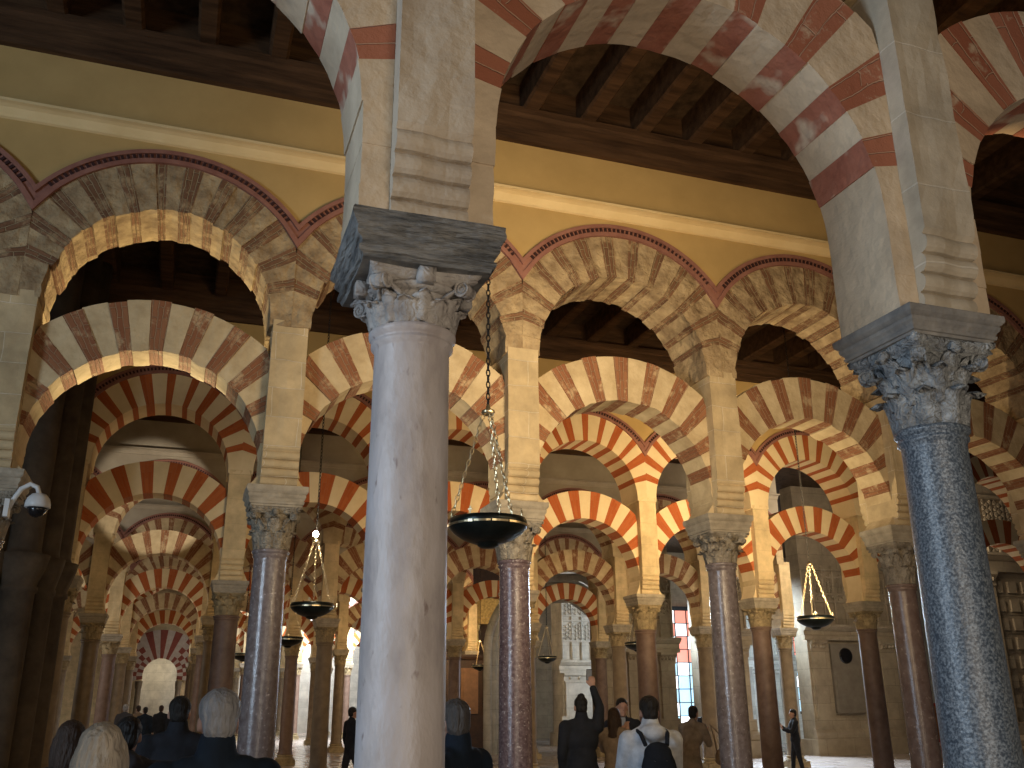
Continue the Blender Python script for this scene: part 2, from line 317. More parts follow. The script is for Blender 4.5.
ZU, RU = 5.5, 1.08       # centre and radius of the upper arches
ZT, RT, TW = 5.66, 1.61, .15
def outer_r(th):
    """distance from upper arch centre to the underside of its moulding, clipped at the bay edge"""
    c, s = math.cos(th), math.sin(th); dz = ZT-ZU; rr = RT-TW
    R = dz*s+math.sqrt(max(0, rr*rr-dz*dz*c*c))
    if abs(c)*R > H2: R = H2/abs(c)
    return R
def upper_arch_mesh(nred, rough, seed, wt=WT):
    rnd = random.Random(seed); bm = bmesh.new(); uvl = bm.loops.layers.uv.new('UVMap')
    start = math.radians(16); cells = [(-.04, start*.5, 0), (start*.5, start, 0)]; unit = (PI-2*start)/(nred*.42+(nred-1)*.58); a = start
    for i in range(nred):
        w = .42*unit*rnd.uniform(.75, 1.2) if i < nred-1 else PI-start-a
        cells.append((a, a+w, 1)); a += w
        if i < nred-1: cells.append((a, start+unit*(i+1), 0)); a = start+unit*(i+1)
    cells += [(PI-start, PI-start*.5, 0), (PI-start*.5, PI+.04, 0)]
    for a, b, mi in cells:
        ri = RU+rnd.uniform(-1, 1)*rough; yo = rnd.uniform(-1, 1)*rough*.6; ns = max(2, int((b-a)/.05)); V = []; P = []
        for j in range(ns+1):
            th = a+(b-a)*j/ns; c, s = math.cos(th), math.sin(th); R = outer_r(th)
            rj = ri+noise.noise(Vector((th*11, seed, 3)))*rough
            ring = []
            for q in range(5):
                rr_ = rj+(R-rj)*q/4; er = noise.noise(Vector((rr_*c*6, rr_*s*6, seed+.5)))*rough*1.6*(q < 4); ring.append(bm.verts.new((rr_*c, -wt+yo+er, ZU+rr_*s)))
            for q in range(5):
                rr_ = R+(rj-R)*q/4; ring.append(bm.verts.new((rr_*c, wt+yo, ZU+rr_*s)))
            for q in (.66, .33):
                er = noise.noise(Vector((th*5, q*4, seed+2)))*rough; ring.append(bm.verts.new(((rj+er)*c, (wt)*(2*q-1)*1.0+yo, ZU+(rj+er)*s)))
            V.append(ring); P.append((rj, R, th))
        for p, q, sp in zip(V, V[1:], P):
            u0, u1 = sp[2]*1.35, (sp[2]+(b-a)/ns)*1.35
            for e in range(12):
                g = (e+1) % 12
                f = bm.faces.new((p[e], p[g], q[g], q[e])); f.material_index = mi
                w_ = sp[1]-sp[0]; vv = (sp[0]+w_*e/4, sp[0]+w_*(e+1)/4) if e < 4 else (0, .7) if e == 4 else (sp[1]-w_*(e-5)/4, sp[1]-w_*(e-4)/4) if e < 9 else (.7-.24*(e-9), .7-.24*(e-8))
                for lp, u in zip(f.loops, ((u0, vv[0]), (u0, vv[1]), (u1, vv[1]), (u1, vv[0]))): lp[uvl].uv = u
        bm.faces.new(V[0]).material_index = mi; bm.faces.new(V[-1]).material_index = mi
    return bm
def mould_mesh(front=True, wt=WT, dent=True):
    bm = bmesh.new(); a0 = math.acos(min(1, H2/RT)); n = 40
    for sgn in (-1, 1):
        yb = sgn*(wt-.01)
        for (ra, rb, pr) in ((RT-.045, RT, .05), (RT-TW, RT-TW+.05, .045), (RT-TW+.045, RT-.04, .02)):
            prev = None
            for j in range(n+1):
                th = a0+(PI-2*a0)*j/n
                # mitre at the valley: keep inside the bay
                cur = []
                for rr, y in ((ra, yb), (rb, yb), (rb, yb+sgn*pr), (ra, yb+sgn*pr)):
                    x, z = rr*math.cos(th), ZT+rr*math.sin(th)
                    if j in (0, n):
                        s = 1 if j == 0 else -1; x = s*H2; z = ZT+math.sqrt(rr*rr-H2*H2)
                    cur.append(bm.verts.new((x, y, z)))
                if prev:
                    for e in range(4): bm.faces.new((prev[e], prev[(e+1) % 4], cur[(e+1) % 4], cur[e]))
                prev = cur
        if dent:
            nd = 46; rm = RT-TW/2+.002
            for j in range(nd):
                th = a0+.05+(PI-2*a0-.1)*(j+.5)/nd; c, s = math.cos(th), math.sin(th)
                V = []
                for y in (yb+sgn*.018, yb+sgn*.04):
                    for da, rr in ((-.009, rm-.024), (.009, rm-.024), (.009, rm+.024), (-.009, rm+.024)):
                        V.append(bm.verts.new((rr*math.cos(th+da), y, ZT+rr*math.sin(th+da))))
                for q in ((0, 1, 2, 3), (4, 5, 6, 7), (0, 1, 5, 4), (1, 2, 6, 5), (2, 3, 7, 6), (3, 0, 4, 7)):
                    bm.faces.new([V[i] for i in q]).material_index = 1
    return bm

# walls above the arcades (setting)
def wall_row(name, k, y, i0, i1, ztop=8.95, wt=WT-.015, mm='plaster'):
    use_bay(k); bm = bmesh.new(); n = 20; prof = []
    for i in range(i0, i1):
        xc = CX(i, k)+H2; a0 = math.acos(H2/(RT-.01))
        for j in range(n+1):
            th = PI-a0-(PI-2*a0)*j/n
            prof.append((xc+(RT-.01)*math.cos(th), ZT+(RT-.01)*math.sin(th)))
    for sgn in (-1, 1):
        lo = [bm.verts.new((x, y+sgn*wt, z)) for x, z in prof]; hi = [bm.verts.new((x, y+sgn*wt, ztop)) for x, z in prof]
        for a in range(len(prof)-1):
            if prof[a+1][0]-prof[a][0] > 1e-5: bm.faces.new((lo[a], lo[a+1], hi[a+1], hi[a]))
    return tag(mesh_obj(name, bm, M[mm]), kind='structure')

# columns
def ionic_roll(bm, c, ax, r, w, turns=2.2, mi=0):
    """volute: spiral tube wound on a disc; c centre, ax axis direction"""
    c = Vector(c); ax = Vector(ax).normalized(); u = Vector((0, 0, 1)); v = ax.cross(u).normalized()
    rings = []
    nseg = 18
    for s in (-.5, .5):
        rings.append([bm.verts.new(c+ax*w*s+(u*math.sin(2*PI*k/nseg)+v*math.cos(2*PI*k/nseg))*r*.8) for k in range(nseg)])
    for k in range(nseg): bm.faces.new((rings[0][k], rings[0][(k+1) % nseg], rings[1][(k+1) % nseg], rings[1][k]))
    bm.faces.new(rings[0]); bm.faces.new(rings[1])
    for s in (-.5, .5):
        pts = []; n = 30
        for k in range(n+1):
            t = k/n; a = t*turns*2*PI; rr = r*(1-.82*t)
            pts.append(c+ax*w*s+(u*math.sin(a+PI/2)+v*math.cos(a+PI/2))*rr)
        tube(bm, pts, [r*.2*(1-.45*k/n) for k in range(n+1)], 6)
def leaf(bm, ang, z0, h, rb, w, curl, ribs=5, th=.012):
    """acanthus leaf hugging the bell: lobed outline, ribs, tip curling outwards"""
    n, m = 9, 8; grid = []
    dirv = Vector((math.cos(ang), math.sin(ang), 0)); tan = Vector((-math.sin(ang), math.cos(ang), 0))
    for i in range(n+1):
        t = i/n
        lobe = 1+.16*math.sin(t*PI*5)
        ww = w*(.62+.55*math.sin(PI*min(1, t*.9+.08)))*lobe*(1 if t < .86 else .7)
        if t < .75: out = rb(z0+h*t)+.012+.02*t; z = z0+h*t
        else:
            a = (t-.75)/.25*2.5
            out = rb(z0+h*.75)+.03+curl*(1-math.cos(a))*.8; z = z0+h*.75+curl*math.sin(a)*1.1
        row = []
        for j in range(m+1):
            s = j/m*2-1
            rib = .013*math.cos(s*PI*ribs*.5)**2
            o = out-abs(s)**2*.02+rib
            row.append(bm.verts.new(dirv*o*math.cos(s*ww*.5/max(out, .05))+tan*(s*ww*.5)+Vector((0, 0, z-.012*abs(s)*t))))
        grid.append(row)
    back = [[bm.verts.new(v.co-dirv*th) for v in row] for row in grid]
    for i in range(n):
        for j in range(m):
            bm.faces.new((grid[i][j], grid[i][j+1], grid[i+1][j+1], grid[i+1][j]))
            bm.faces.new((back[i][j], back[i+1][j], back[i+1][j+1], back[i][j+1]))
    for i in range(n):
        for j in (0, m): bm.faces.new((grid[i][j], grid[i+1][j], back[i+1][j], back[i][j]))
    for i in (0, n):
        for j in range(m): bm.faces.new((grid[i][j], grid[i][j+1], back[i][j+1], back[i][j]))
def sphere(bm, c, r, n=8, sc=(1, 1, 1)):
    mtx = Matrix.Translation(c) @ Matrix.Diagonal((r*sc[0], r*sc[1], r*sc[2], 1))
    bmesh.ops.create_uvsphere(bm, u_segments=n, v_segments=max(4, n//2+1), radius=1, matrix=mtx)
def capital(parent, z0, z1, r0, hw, mtl, style, detail=2):
    """carved capital: bell, leaves, helices; volutes are its own sub-parts"""
    h = z1-z0; bm = bmesh.new()
    def rb(z):
        t = (z-z0)/h; t = max(0, min(1, t)); return r0*.98+(hw*.84-r0)*t**1.9
    lathe(bm, [(rb(z0+h*t), z0+h*t) for t in [0, .15, .3, .45, .6, .75, .86]], 24)
    ab = h*.14; zz = z1-ab
    n = 12 if detail > 1 else 6; ring = []
    for z, k in ((zz, .96), (zz+ab*.4, .93), (zz+ab*.5, 1), (z1, 1.02)):
        rg = []
        for s in range(4):
            for j in range(n):
                t = j/n*2-1; a = s*PI/2; inset = .1*hw*(1-t*t)
                p = Vector((t*hw*k, -(hw*k-inset), 0)); p.rotate(Matrix.Rotation(a, 3, 'Z')); rg.append(bm.verts.new((p.x, p.y, z)))
        ring.append(rg)
    N_ = len(ring[0])
    for a, b in zip(ring, ring[1:]):
        for k in range(N_): bm.faces.new((a[k], a[(k+1) % N_], b[(k+1) % N_], b[k]))
    bm.faces.new(ring[0]); bm.faces.new(ring[-1])
    if style == 'palm':            # big smooth palmettes with a ball between
        for k in range(8): leaf(bm, k*PI/4+PI/8, z0+.0, h*.52, rb, .125*r0/.155, .022, 3)
        for k in range(8): leaf(bm, k*PI/4, z0+h*.05, h*.66, rb, .1*r0/.155, .016, 7)
        lathe(bm, [(rb(z0+h*.7)+.0, z0+h*.66), (rb(z0+h*.74)+.028, z0+h*.72), (rb(z0+h*.8)+.03, z0+h*.78), (rb(z0+h*.8), z0+h*.83)], 24)
        for k in range(4):
            a = k*PI/2; c_, s_ = math.cos(a)*hw*.94, math.sin(a)*hw*.94; box(bm, c_-.034, c_+.034, s_-.034, s_+.034, z1-ab*2.0, z1-.004)
    elif style == 'acanthus':
        for k in range(8): leaf(bm, k*PI/4, z0+.005, h*.4, rb, .125, .05, 7)
        for k in range(8): leaf(bm, k*PI/4+PI/8, z0+h*.26, h*.42, rb, .12, .05, 7)
        for k in range(8): leaf(bm, k*PI/4, z0+h*.52, h*.33, rb, .1, .045, 5)
        for k in range(4):
            a = k*PI/2; sphere(bm, (math.cos(a)*hw*.95, math.sin(a)*hw*.95, z1-ab*.8), .032, 8, (1, 1, 1.1))
    else:
        for k in range(8): leaf(bm, k*PI/4+PI/8, z0+.005, h*.5, rb, .14*r0/.17, .03, 3)
        for k in range(8): leaf(bm, k*PI/4, z0+h*.33, h*.5, rb, .13*r0/.17, .03, 3)
        for k in range(4):
            a = k*PI/2; sphere(bm, (math.cos(a)*hw*.93, math.sin(a)*hw*.93, z1-ab*.9), .035, 6)
    cap = mesh_obj('capital', bm, M[mtl], parent, True)
    if detail > 0:
        for k in range(4):
            bm = bmesh.new(); a = PI/4+k*PI/2; rr = hw*1.1; vr = min(.042, h*.17)
            ionic_roll(bm, (rr*math.cos(a)*1.0, rr*math.sin(a), z1-ab-vr*.75), (-math.sin(a), math.cos(a), 0), vr, .06, 2.0)
            for s in (-1, 1):       # stem running up from the bell to the scroll
                b = a+s*.32; pts = []
                for j in range(6):
                    t = j/5; q = a+s*.32*(1-t); zq = z0+h*(.5+.34*t); pts.append((math.cos(q)*(rb(zq)+.012+t*.05), math.sin(q)*(rb(zq)+.012+t*.05), zq))
                tube(bm, pts, .011, 5)
            mesh_obj('volute', bm, M[mtl], cap, True)
    return cap
def shaft(parent, zb, zn, rb_, rt, mtl, nseg=40):
    bm = bmesh.new(); prof = [(rb_*1.1, zb), (rb_*1.1, zb+.03), (rb_*1.01, zb+.07)]
    for k in range(9):
        t = k/8; prof.append((rb_+(rt-rb_)*t**1.3, zb+.08+(zn-.09-zb-.08)*t))
    prof += [(rt*1.02, zn-.075), (rt*1.1, zn-.062), (rt*1.1, zn-.05), (rt*1.04, zn-.044), (rt*1.08, zn-.036), (rt*1.17, zn-.02), (rt*1.17, zn-.006), (rt*1.08, zn+.004)]
    lathe(bm, prof, nseg); o = mesh_obj('shaft', bm, M[mtl], parent, True)
    return o
def base(parent, zb, r, mtl):
    bm = bmesh.new(); k = r*1.38
    lathe(bm, [(r*1.1, zb), (r*1.22, zb-.02), (r*1.22, zb-.045), (r*1.1, zb-.065), (r*1.12, zb-.085), (r*1.36, zb-.1), (r*1.4, zb-.125), (r*1.34, zb-.155)][::-1], 28)
    box(bm, -k, k, -k, k, 0, zb-.15); mesh_obj('base', bm, M[mtl], parent)
def impost(parent, z0, z1, h0, h1, mtl, rough=0):
    bm = bmesh.new(); h = z1-z0
    d = h1-h0; square_stack(bm, [(h0+d*a, z0+h*b) for a, b in ((-.05, 0), (0, .1), (.22, .12), (.3, .24), (.16, .27), (.3, .36), (.55, .46), (.62, .58), (.5, .6), (.72, .66), (.95, .74), (1, .8), (1, .97), (.96, 1))])
    if rough:
        bmesh.ops.subdivide_edges(bm, edges=bm.edges[:], cuts=5, use_grid_fill=True)
        for v in bm.verts:
            d = noise.noise_vector(Vector((v.co.x*9, v.co.y*9, v.co.z*30)))*rough; v.co += Vector((d.x, d.y, d.z*.5 if z0+.02 < v.co.z < z1-.02 else 0))
    return mesh_obj('impost_block', bm, M[mtl], parent)
def pier_mesh(zi, zr, hw=.17, hd=WT, ztop=ZU+.02, nroll=4, rollh=.1, base_in=.09, rough=.006, seed=0):
    """pier above the impost; its front and back faces step out over a stack of rounded rolls"""
    fr = []
    for k in range(nroll):
        z0 = zi+k*rollh; y0 = hd-base_in*(1-(k+1)/nroll)-.03
        for j in range(7):
            t = j/6; fr.append((y0+.026*math.sin(PI*min(1, t*1.02))**.6 if 0 < j < 6 else y0, z0+rollh*t*.97))
    fr += [(hd-.006, zi+nroll*rollh+.02)]
    z = zi+nroll*rollh+.02
    while z < ztop-.15: z += .12; fr.append((hd, z))
    fr.append((hd, ztop))
    bm = bmesh.new(); nx = 6; rows = []
    for y, z in fr:
        ring = []
        for s in (-1, 1):
            for q in range(nx+1):
                x = (-hw+2*hw*q/nx)*(-s)
                d = noise.noise(Vector((x*7+seed, s*3, z*4)))*rough*1.6
                ring.append(bm.verts.new((x, s*(y+d), z)))
        rows.append(ring)
    n = len(rows[0])
    for a, b in zip(rows, rows[1:]):
        for i in range(n): bm.faces.new((a[i], a[(i+1) % n], b[(i+1) % n], b[i]))
    bm.faces.new(rows[0]); bm.faces.new(rows[-1])
    return bm
def column(name, loc, label, group, z, r, mt, style, hw, detail=2, rough=0, zbase=.3, pier=None, cat='column'):
    """z = (neck, capital top, impost top); mt = shaft, capital, impost, pier materials"""
    e = empty(name, loc, label, cat, group)
    base(e, zbase, r[0], mt[1]); shaft(e, zbase, z[0], r[0], r[1], mt[0], 48 if detail > 1 else 24)
    capital(e, z[0]-.005, z[1], r[1]*1.02, hw*(.73 if style == 'palm' else .84), mt[1], style, detail)
    impost(e, z[1]-.003, z[2], hw*.84, hw, mt[2], rough)
    mesh_obj('pier', pier_mesh(z[2]-.002, 0, **(pier or {})), M[mt[3]], e)
    return e

# ------------------------------------------------------------------ setting: floor, ceiling, walls
def floor_material():
    m = bpy.data.materials.new('polished_stone_floor'); N, L = nodes(m); B = N['Principled BSDF']
    tc = N.new('ShaderNodeTexCoord'); bt = N.new('ShaderNodeTexBrick'); L.new(tc.outputs['Object'], bt.inputs['Vector'])
    bt.inputs['Color1'].default_value = (.42, .34, .28, 1); bt.inputs['Color2'].default_value = (.34, .27, .23, 1); bt.inputs['Mortar'].default_value = (.16, .13, .11, 1)
    bt.inputs['Scale'].default_value = 1; bt.inputs['Brick Width'].default_value = .9; bt.inputs['Row Height'].default_value = .6; bt.inputs['Mortar Size'].default_value = .008
    L.new(bt.outputs[0], B.inputs['Base Color']); B.inputs['Roughness'].default_value = .22; B.inputs['Specular IOR Level'].default_value = .5
    return m
M['floor'] = floor_material()
bm = bmesh.new(); box(bm, -16, 46, -6, 72, -.3, 0); tag(mesh_obj('floor', bm, M['floor']), kind='structure')
bm = bmesh.new(); box(bm, -12, 46, -6, 72, 9.02, 9.3); tag(mesh_obj('ceiling', bm, M['wood2']), kind='structure')

RNG = {0: (-2, 4), 1: (-2, 5), 2: (-1, 7), 3: (-2, 6), 4: (-2, 5), 5: (-2, 4), 6: (-2, 4), 7: (0, 4), 8: (0, 4)}
WN = ['wall_nearest', 'wall_second', 'wall_third', 'wall_fourth', 'wall_fifth', 'wall_sixth', 'wall_seventh', 'wall_eighth', 'wall_farthest']
tn = 0
for k, (a, b) in RNG.items():
    wall_row(WN[k], k, YR[k], a, b, mm='plaster' if k < 3 else 'greyplaster')
    for sgn in (-1, 1):
        y = YR[k]+sgn*(WT-.015)
        tn += 1; bm = bmesh.new()       # cornice and dark timber frieze run the whole wall
        prism(bm, [(y, 7.35), (y+sgn*.03, 7.36), (y+sgn*.04, 7.39), (y+sgn*.08, 7.44), (y+sgn*.12, 7.455), (y+sgn*.17, 7.46), (y+sgn*.17, 7.49), (y, 7.5)], CX(a, k), CX(b, k))
        tag(mesh_obj('trim_%d' % tn, bm, M['cornice' if k < 3 else 'greyplaster']), kind='structure')
        tn += 1; bm = bmesh.new()
        prism(bm, [(y, 8.2), (y+sgn*.08, 8.2), (y+sgn*.08, 8.32), (y+sgn*.12, 8.34), (y+sgn*.12, 8.5), (y+sgn*.17, 8.53), (y+sgn*.17, 8.62), (y+sgn*.04, 8.63), (y+sgn*.04, 9.02), (y, 9.02)], CX(a, k), CX(b, k))
        tag(mesh_obj('trim_%d' % tn, bm, M['wood']), kind='structure')
# ceiling beams, one nave at a time
def beam_mesh(L_):
    bm = bmesh.new(); w, z0, z1 = .11, 8.6, 9.03
    prism(bm, [(-w, z1), (-w, z0+.03), (-w+.03, z0), (w-.03, z0), (w, z0+.03), (w, z1)], 0, L_, 'y')
    return bm
first = None
for k, x0, x1, yb in ((0, -3.37, 11, None), (1, -2.6, 17, None), (2, -2.6, 9, None)):
    L_ = YR[k+1]-YR[k]-2*WT+.05; proto = None; x = x0
    while x < x1:
        if proto is None:
            proto = o = mesh_obj('ceiling_beam', beam_mesh(L_), M['wood'])
            tag(o, ['dark timber ceiling beam over the aisle between the nearest and second arcades', 'dark timber ceiling beam over the aisle between the second and third arcades', 'dark timber ceiling beam over the aisle between the third and fourth arcades'][k], 'beam', ['nearest', 'second', 'third'][k]+' aisle ceiling beams')
        else: o = proto.copy(); COL.objects.link(o)
        o.location = (x, YR[k]+WT-.02, 0); x += .757 if k == 0 else .9
# coffer panels between the beams: a recessed carved panel each
    
# ------------------------------------------------------------------ arcades: arches
def mkarch(name, bm, mats, loc, label, cat, group=None):
    o = mesh_obj(name, bm, [M[m] for m in mats]); o.location = loc; return tag(o, label, cat, group)
LOW = {0: (1.02, 4.07, .55, .22, 9, ('vs_front', 'vb_front', 'vp_front'), .006, 3.53, .161),
       1: (1.105, 3.97, .54, .23, 11, ('vs_old2', 'vb_old2'), .012, 3.78, .181),
       2: (1.105, 3.96, .54, .23, 10, ('vs_new', 'vb_new'), .003, 3.655, .181),
       3: (1.12, 3.95, .54, .23, 11, ('vs_old2', 'vb_old2'), .008, 3.655, .181)}
ROWSTYLE = {0: (0, 'old'), 1: (1, 'old'), 2: (2, 'new'), 3: (3, 'old2'), 4: (2, 'old2'), 5: (3, 'old2'), 6: (2, 'new'), 7: (2, 'new'), 8: (2, 'new')}
def bayname(k, i):
    n = i-RNG[k][0]
    return NUM[n]
BETW = {(0, -1): 'left of the pale lilac column', (0, 0): 'between pale lilac and granite columns', (0, 1): 'right of the granite column',
        (0, -2): 'wholly beyond the left edge', (0, 2): 'two bays right of the granite column', (0, 3): 'three bays right of the granite column',
        (1, -1): 'over the bay left of the glossy mauve column', (1, 0): 'mostly behind the pale lilac column', (1, 1): 'over the bay right of the purple speckled column',
        (1, 2): 'above the brightly lit hanging lamp', (1, 3): 'over the bay just right of the granite column', (1, 4): 'last bay at the right', (1, -2): 'cut by the left edge'}
protoU, protoL = {}, {}
for k, (a, b) in RNG.items():
    ls, us = ROWSTYLE[k]
    use_bay(k)
    for i in range(a, b):
        xc = CX(i, k)+H2; loc = (xc, YR[k], 0); sd = (i*7+k*3) % (3 if k < 3 else 1)
        where = BETW.get((k, i)) or '%s bay from the left' % bayname(k, i)
        ln = {0: 'faded red and cream lower arch, nearest arcade, ', 1: 'worn brick-banded lower arch, second arcade, ', 2: 'orange and cream lower arch, third arcade, '}.get(k, 'banded lower horseshoe arch, %s arcade back, ' % ORD[k])+where
        un = {0: 'upper round arch, nearest arcade, ', 1: 'eroded stone upper arch, second arcade, ', 2: 'orange and cream upper arch, third arcade, '}.get(k, 'upper banded round arch, %s arcade back, ' % ORD[k])+where
        kb = min(k, 3); key = (ls, sd, kb)
        r, zc, t, hd, n, mats, rough, zi, pw = LOW[ls]
        if key not in protoL:
            bm, _ = lower_arch_mesh(r if k else r, zc, t, hd, n, mats, rough, zi, pw, sd*5+ls)
            o = mkarch('lower_arch', bm, mats, loc, ln, 'arch', ORD[k]+' arcade lower arches'); protoL[key] = o
        else:
            o = protoL[key].copy(); COL.objects.link(o); o.location = loc; tag(o, ln, 'arch', ORD[k]+' arcade lower arches')
        key = (us, sd, kb)
        if key not in protoU:
            e = empty('upper_arch', loc, un, 'arch', ORD[k]+' arcade upper arches')
            mm = {'old': ('vs_old', 'vb_old'), 'new': ('vs_new', 'vb_new'), 'old2': ('vs_old2', 'vb_old2')}[us]
            mesh_obj('arch_ring', upper_arch_mesh({'old': 12, 'new': 11, 'old2': 11}[us], {'old': .016, 'new': .003, 'old2': .008}[us], sd+ls*3), [M[x] for x in mm], e)
            mesh_obj('toothed_moulding', mould_mesh(), [M['maroon'], M['dentil']], e)['label'] = 'maroon moulding with a row of small dark teeth'
            protoU[key] = e
        else:
            e = copy_tree(protoU[key]); e.location = loc; tag(e, un, 'arch', ORD[k]+' arcade upper arches')

# ------------------------------------------------------------------ arcades: columns
P1 = dict(hw=.16, hd=.33, nroll=4, rollh=.095, base_in=.09, rough=.01)
P2 = dict(hw=.18, hd=WT, nroll=4, rollh=.085, base_in=.07, rough=.008)
def place(k, i, label, z, r, mt, style, hw, detail, rough=0, pier=P2, group=None):
    return column('column', (CX(i, k), YR[k], 0), label, group or ORD[k]+' arcade columns', z, r, mt, style, hw, detail, rough, pier=pier)
place(0, 0, 'pale lilac marble column with rough dark impost block in the foreground', (3.17, 3.38, 3.565), (.164, .152), ('marble_a', 'cap_a', 'imp_a', 'frontstone'), 'palm', .308, 2, .012, P1)
place(0, 1, 'blue-grey speckled granite column in the right foreground', (2.99, 3.40, 3.53), (.168, .15), ('granite', 'cap_b', 'imp_b', 'frontblocks'), 'acanthus', .288, 2, 0, P1)
for i, w in ((-1, 'left'), (2, 'right')):
    place(0, i, 'nearest arcade column just out of view on the %s' % w, (3.15, 3.4, 3.58), (.165, .152), ('marble_a', 'cap_a', 'imp_b', 'frontstone'), 'stone', .325, 1, 0, P1)
R2 = {-1: ('second arcade column at the left edge carrying the security camera', 'mauve'), 0: ('glossy mauve-grey column left of the pale lilac foreground column', 'mauve'),
      1: ('purple speckled column just right of the big hanging lamp', 'purple'), 2: ('glossy mottled column with bright streak, right of the visitors with raised arms', 'mauve'),
      3: ('slim red-brown column close left of the granite column', 'redmarble'), 4: ('second arcade column hidden right of the granite column', 'redmarble')}
cproto = None
for i, (lb, mt) in R2.items():
    zn = {1: 3.18, 2: 3.25, 3: 3.09}.get(i, 3.18)
    place(1, i, lb, (zn, 3.59, 3.79), (.178, .16), (mt, 'cap_c', 'imp_c', 'oldstone'), 'acanthus' if i == 2 else 'stone', .3, 2 if i < 4 else 1, .006 if i in (0, -1) else 0)
R3 = {-1: 'dark column beside the clustered pier at far left', 0: 'dusty pink column just left of the glossy mauve column', 1: 'third arcade column hidden behind the pale lilac column',
      2: 'third arcade column showing just right of the purple speckled column', 3: 'slender tan column behind the visitor with the black backpack', 4: 'tan column right of the glossy mottled column, left of the carved stone pier',
      5: 'dark pink column in front of the plaque pier, right side', 6: 'third arcade column behind the granite column'}
for i, lb in R3.items():
    place(2, i, lb, (3.02 if i == 3 else 3.12, 3.48, 3.67), (.2, .185), ('pink' if i in (0, 3, 4, 5) else 'tan', 'cap_gold', 'imp_c', 'creamstone'), 'stone', .3, 1)
protoC = {}
for k in range(3, 9):
    for i in range(RNG[k][0], RNG[k][1]+1):
        key = (i*3+k) % 3
        lb = '%s arcade back, %s column from its left end, slender tan stone' % (ORD[k], NUM[i-RNG[k][0]])
        if key not in protoC:
            protoC[key] = place(k, i, lb, (3.12, 3.48, 3.67), (.2, .185), (('tan', 'pink', 'tan')[key], 'cap_gold', 'imp_c', 'creamstone'), 'stone', .3, 0)
        else:
            c = copy_tree(protoC[key]); c.location = (CX(i, k), YR[k], 0); tag(c, lb, 'column', ORD[k]+' arcade columns')

# ------------------------------------------------------------------ hanging lamps
M['bronze'] = mat('dark_green_bronze', (.022, .03, .028), (.01, .014, .013), 8, .1, .35, spec=.5, metal=.6)
M['brass'] = mat('polished_brass', (.75, .62, .4), (.6, .48, .28), 9, .1, .28, metal=.9)
M['iron'] = mat('black_iron_chain', (.02, .017, .014), None, 9, 0, .5, metal=.5)
M['bulb'] = mat('lit_bulb', (1, 1, 1), None, 1, 0, .5, em=((1, .9, .72), 60))
def chain_bm(bm, p0, p1, L_=.05, w=.016, r=.004, seg=8, ts=4):
    p0, p1 = Vector(p0), Vector(p1); d = p1-p0; n = max(2, int(d.length/(L_*.78))); t = d.normalized()
    a = t.cross(Vector((0, 1, 0)) if abs(t.y) < .9 else Vector((1, 0, 0))).normalized(); b = t.cross(a)
    for i in range(n):
        c = p0+d*((i+.5)/n); u = a if i % 2 else b; v = b if i % 2 else a; ring = []
        for k in range(seg):
            q = 2*PI*k/seg; cen = c+t*math.cos(q)*L_*.5+u*math.sin(q)*w*.5; out = (t*math.cos(q)+u*math.sin(q))
            ring.append([bm.verts.new(cen+(out*math.cos(2*PI*m/ts)+v*math.sin(2*PI*m/ts))*r) for m in range(ts)])
        for k in range(seg):
            for m in range(ts): bm.faces.new((ring[k][m], ring[k][(m+1) % ts], ring[(k+1) % seg][(m+1) % ts], ring[(k+1) % seg][m]))
def hanging_lamp():
    e = empty('hanging_lamp', (0, 0, 0), 'x', 'lamp')       # origin at the rim centre
    R = .285; bm = bmesh.new()
    lathe(bm, [(.012, -.155), (.05, -.15), (.075, -.135), (.08, -.12), (.12, -.112), (.19, -.085), (.25, -.045), (R, -.005), (R+.006, .03), (R-.004, .06), (R-.02, .06), (R-.03, .0), (.2, -.05), (.05, -.08)], 40)
    mesh_obj('bowl', bm, M['bronze'], e, True)
    bm = bmesh.new(); n = 14                # bright plates riveted round the rim
    for k in range(n):
        a0, a1 = 2*PI*(k+.04)/n, 2*PI*(k+.96)/n; V = []
        for j in range(5):
            a = a0+(a1-a0)*j/4; V.append([bm.verts.new((rr*math.cos(a), rr*math.sin(a), z)) for rr, z in ((R-.002, 0), (R+.011, 0), (R+.012, .014), (R-.002, .014))])
        for p, q in zip(V, V[1:]):
            for m in range(4): bm.faces.new((p[m], p[(m+1) % 4], q[(m+1) % 4], q[m]))
        bm.faces.new(V[0]); bm.faces.new(V[-1])
    mesh_obj('rim_band', bm, M['brass'], e)['label'] = 'bright plates round the dark bowl'
    for k in range(4):                      # small crosses standing on the rim
        a = PI/4+k*PI/2; c = Vector(((R-.01)*math.cos(a), (R-.01)*math.sin(a), .06)); bm = bmesh.new()
        box(bm, -.004, .004, -.003, .003, 0, .055); box(bm, -.018, .018, -.003, .003, .028, .036)
        o = mesh_obj('finial', bm, M['brass'], e); o.location = c; o.rotation_euler.z = a+PI/2
    bm = bmesh.new(); lathe(bm, [(.008, .86), (.04, .865), (.055, .885), (.05, .9), (.02, .912), (.012, .95)], 16); mesh_obj('hub', bm, M['brass'], e, True)
    for k in range(3):
        a = PI*.95+k*2*PI/3; bm = bmesh.new(); chain_bm(bm, ((R-.01)*math.cos(a), (R-.01)*math.sin(a), .055), (.035*math.cos(a), .035*math.sin(a), .87), .058, .026, .0042)
        mesh_obj('suspension_chain', bm, M['brass'], e)
    bm = bmesh.new(); chain_bm(bm, (0, 0, .94), (0, 0, 6.08), .062, .028, .0058, 8, 4)
    mesh_obj('main_chain', bm, M['iron'], e)['label'] = 'black iron chain'
    return e
lp = hanging_lamp()
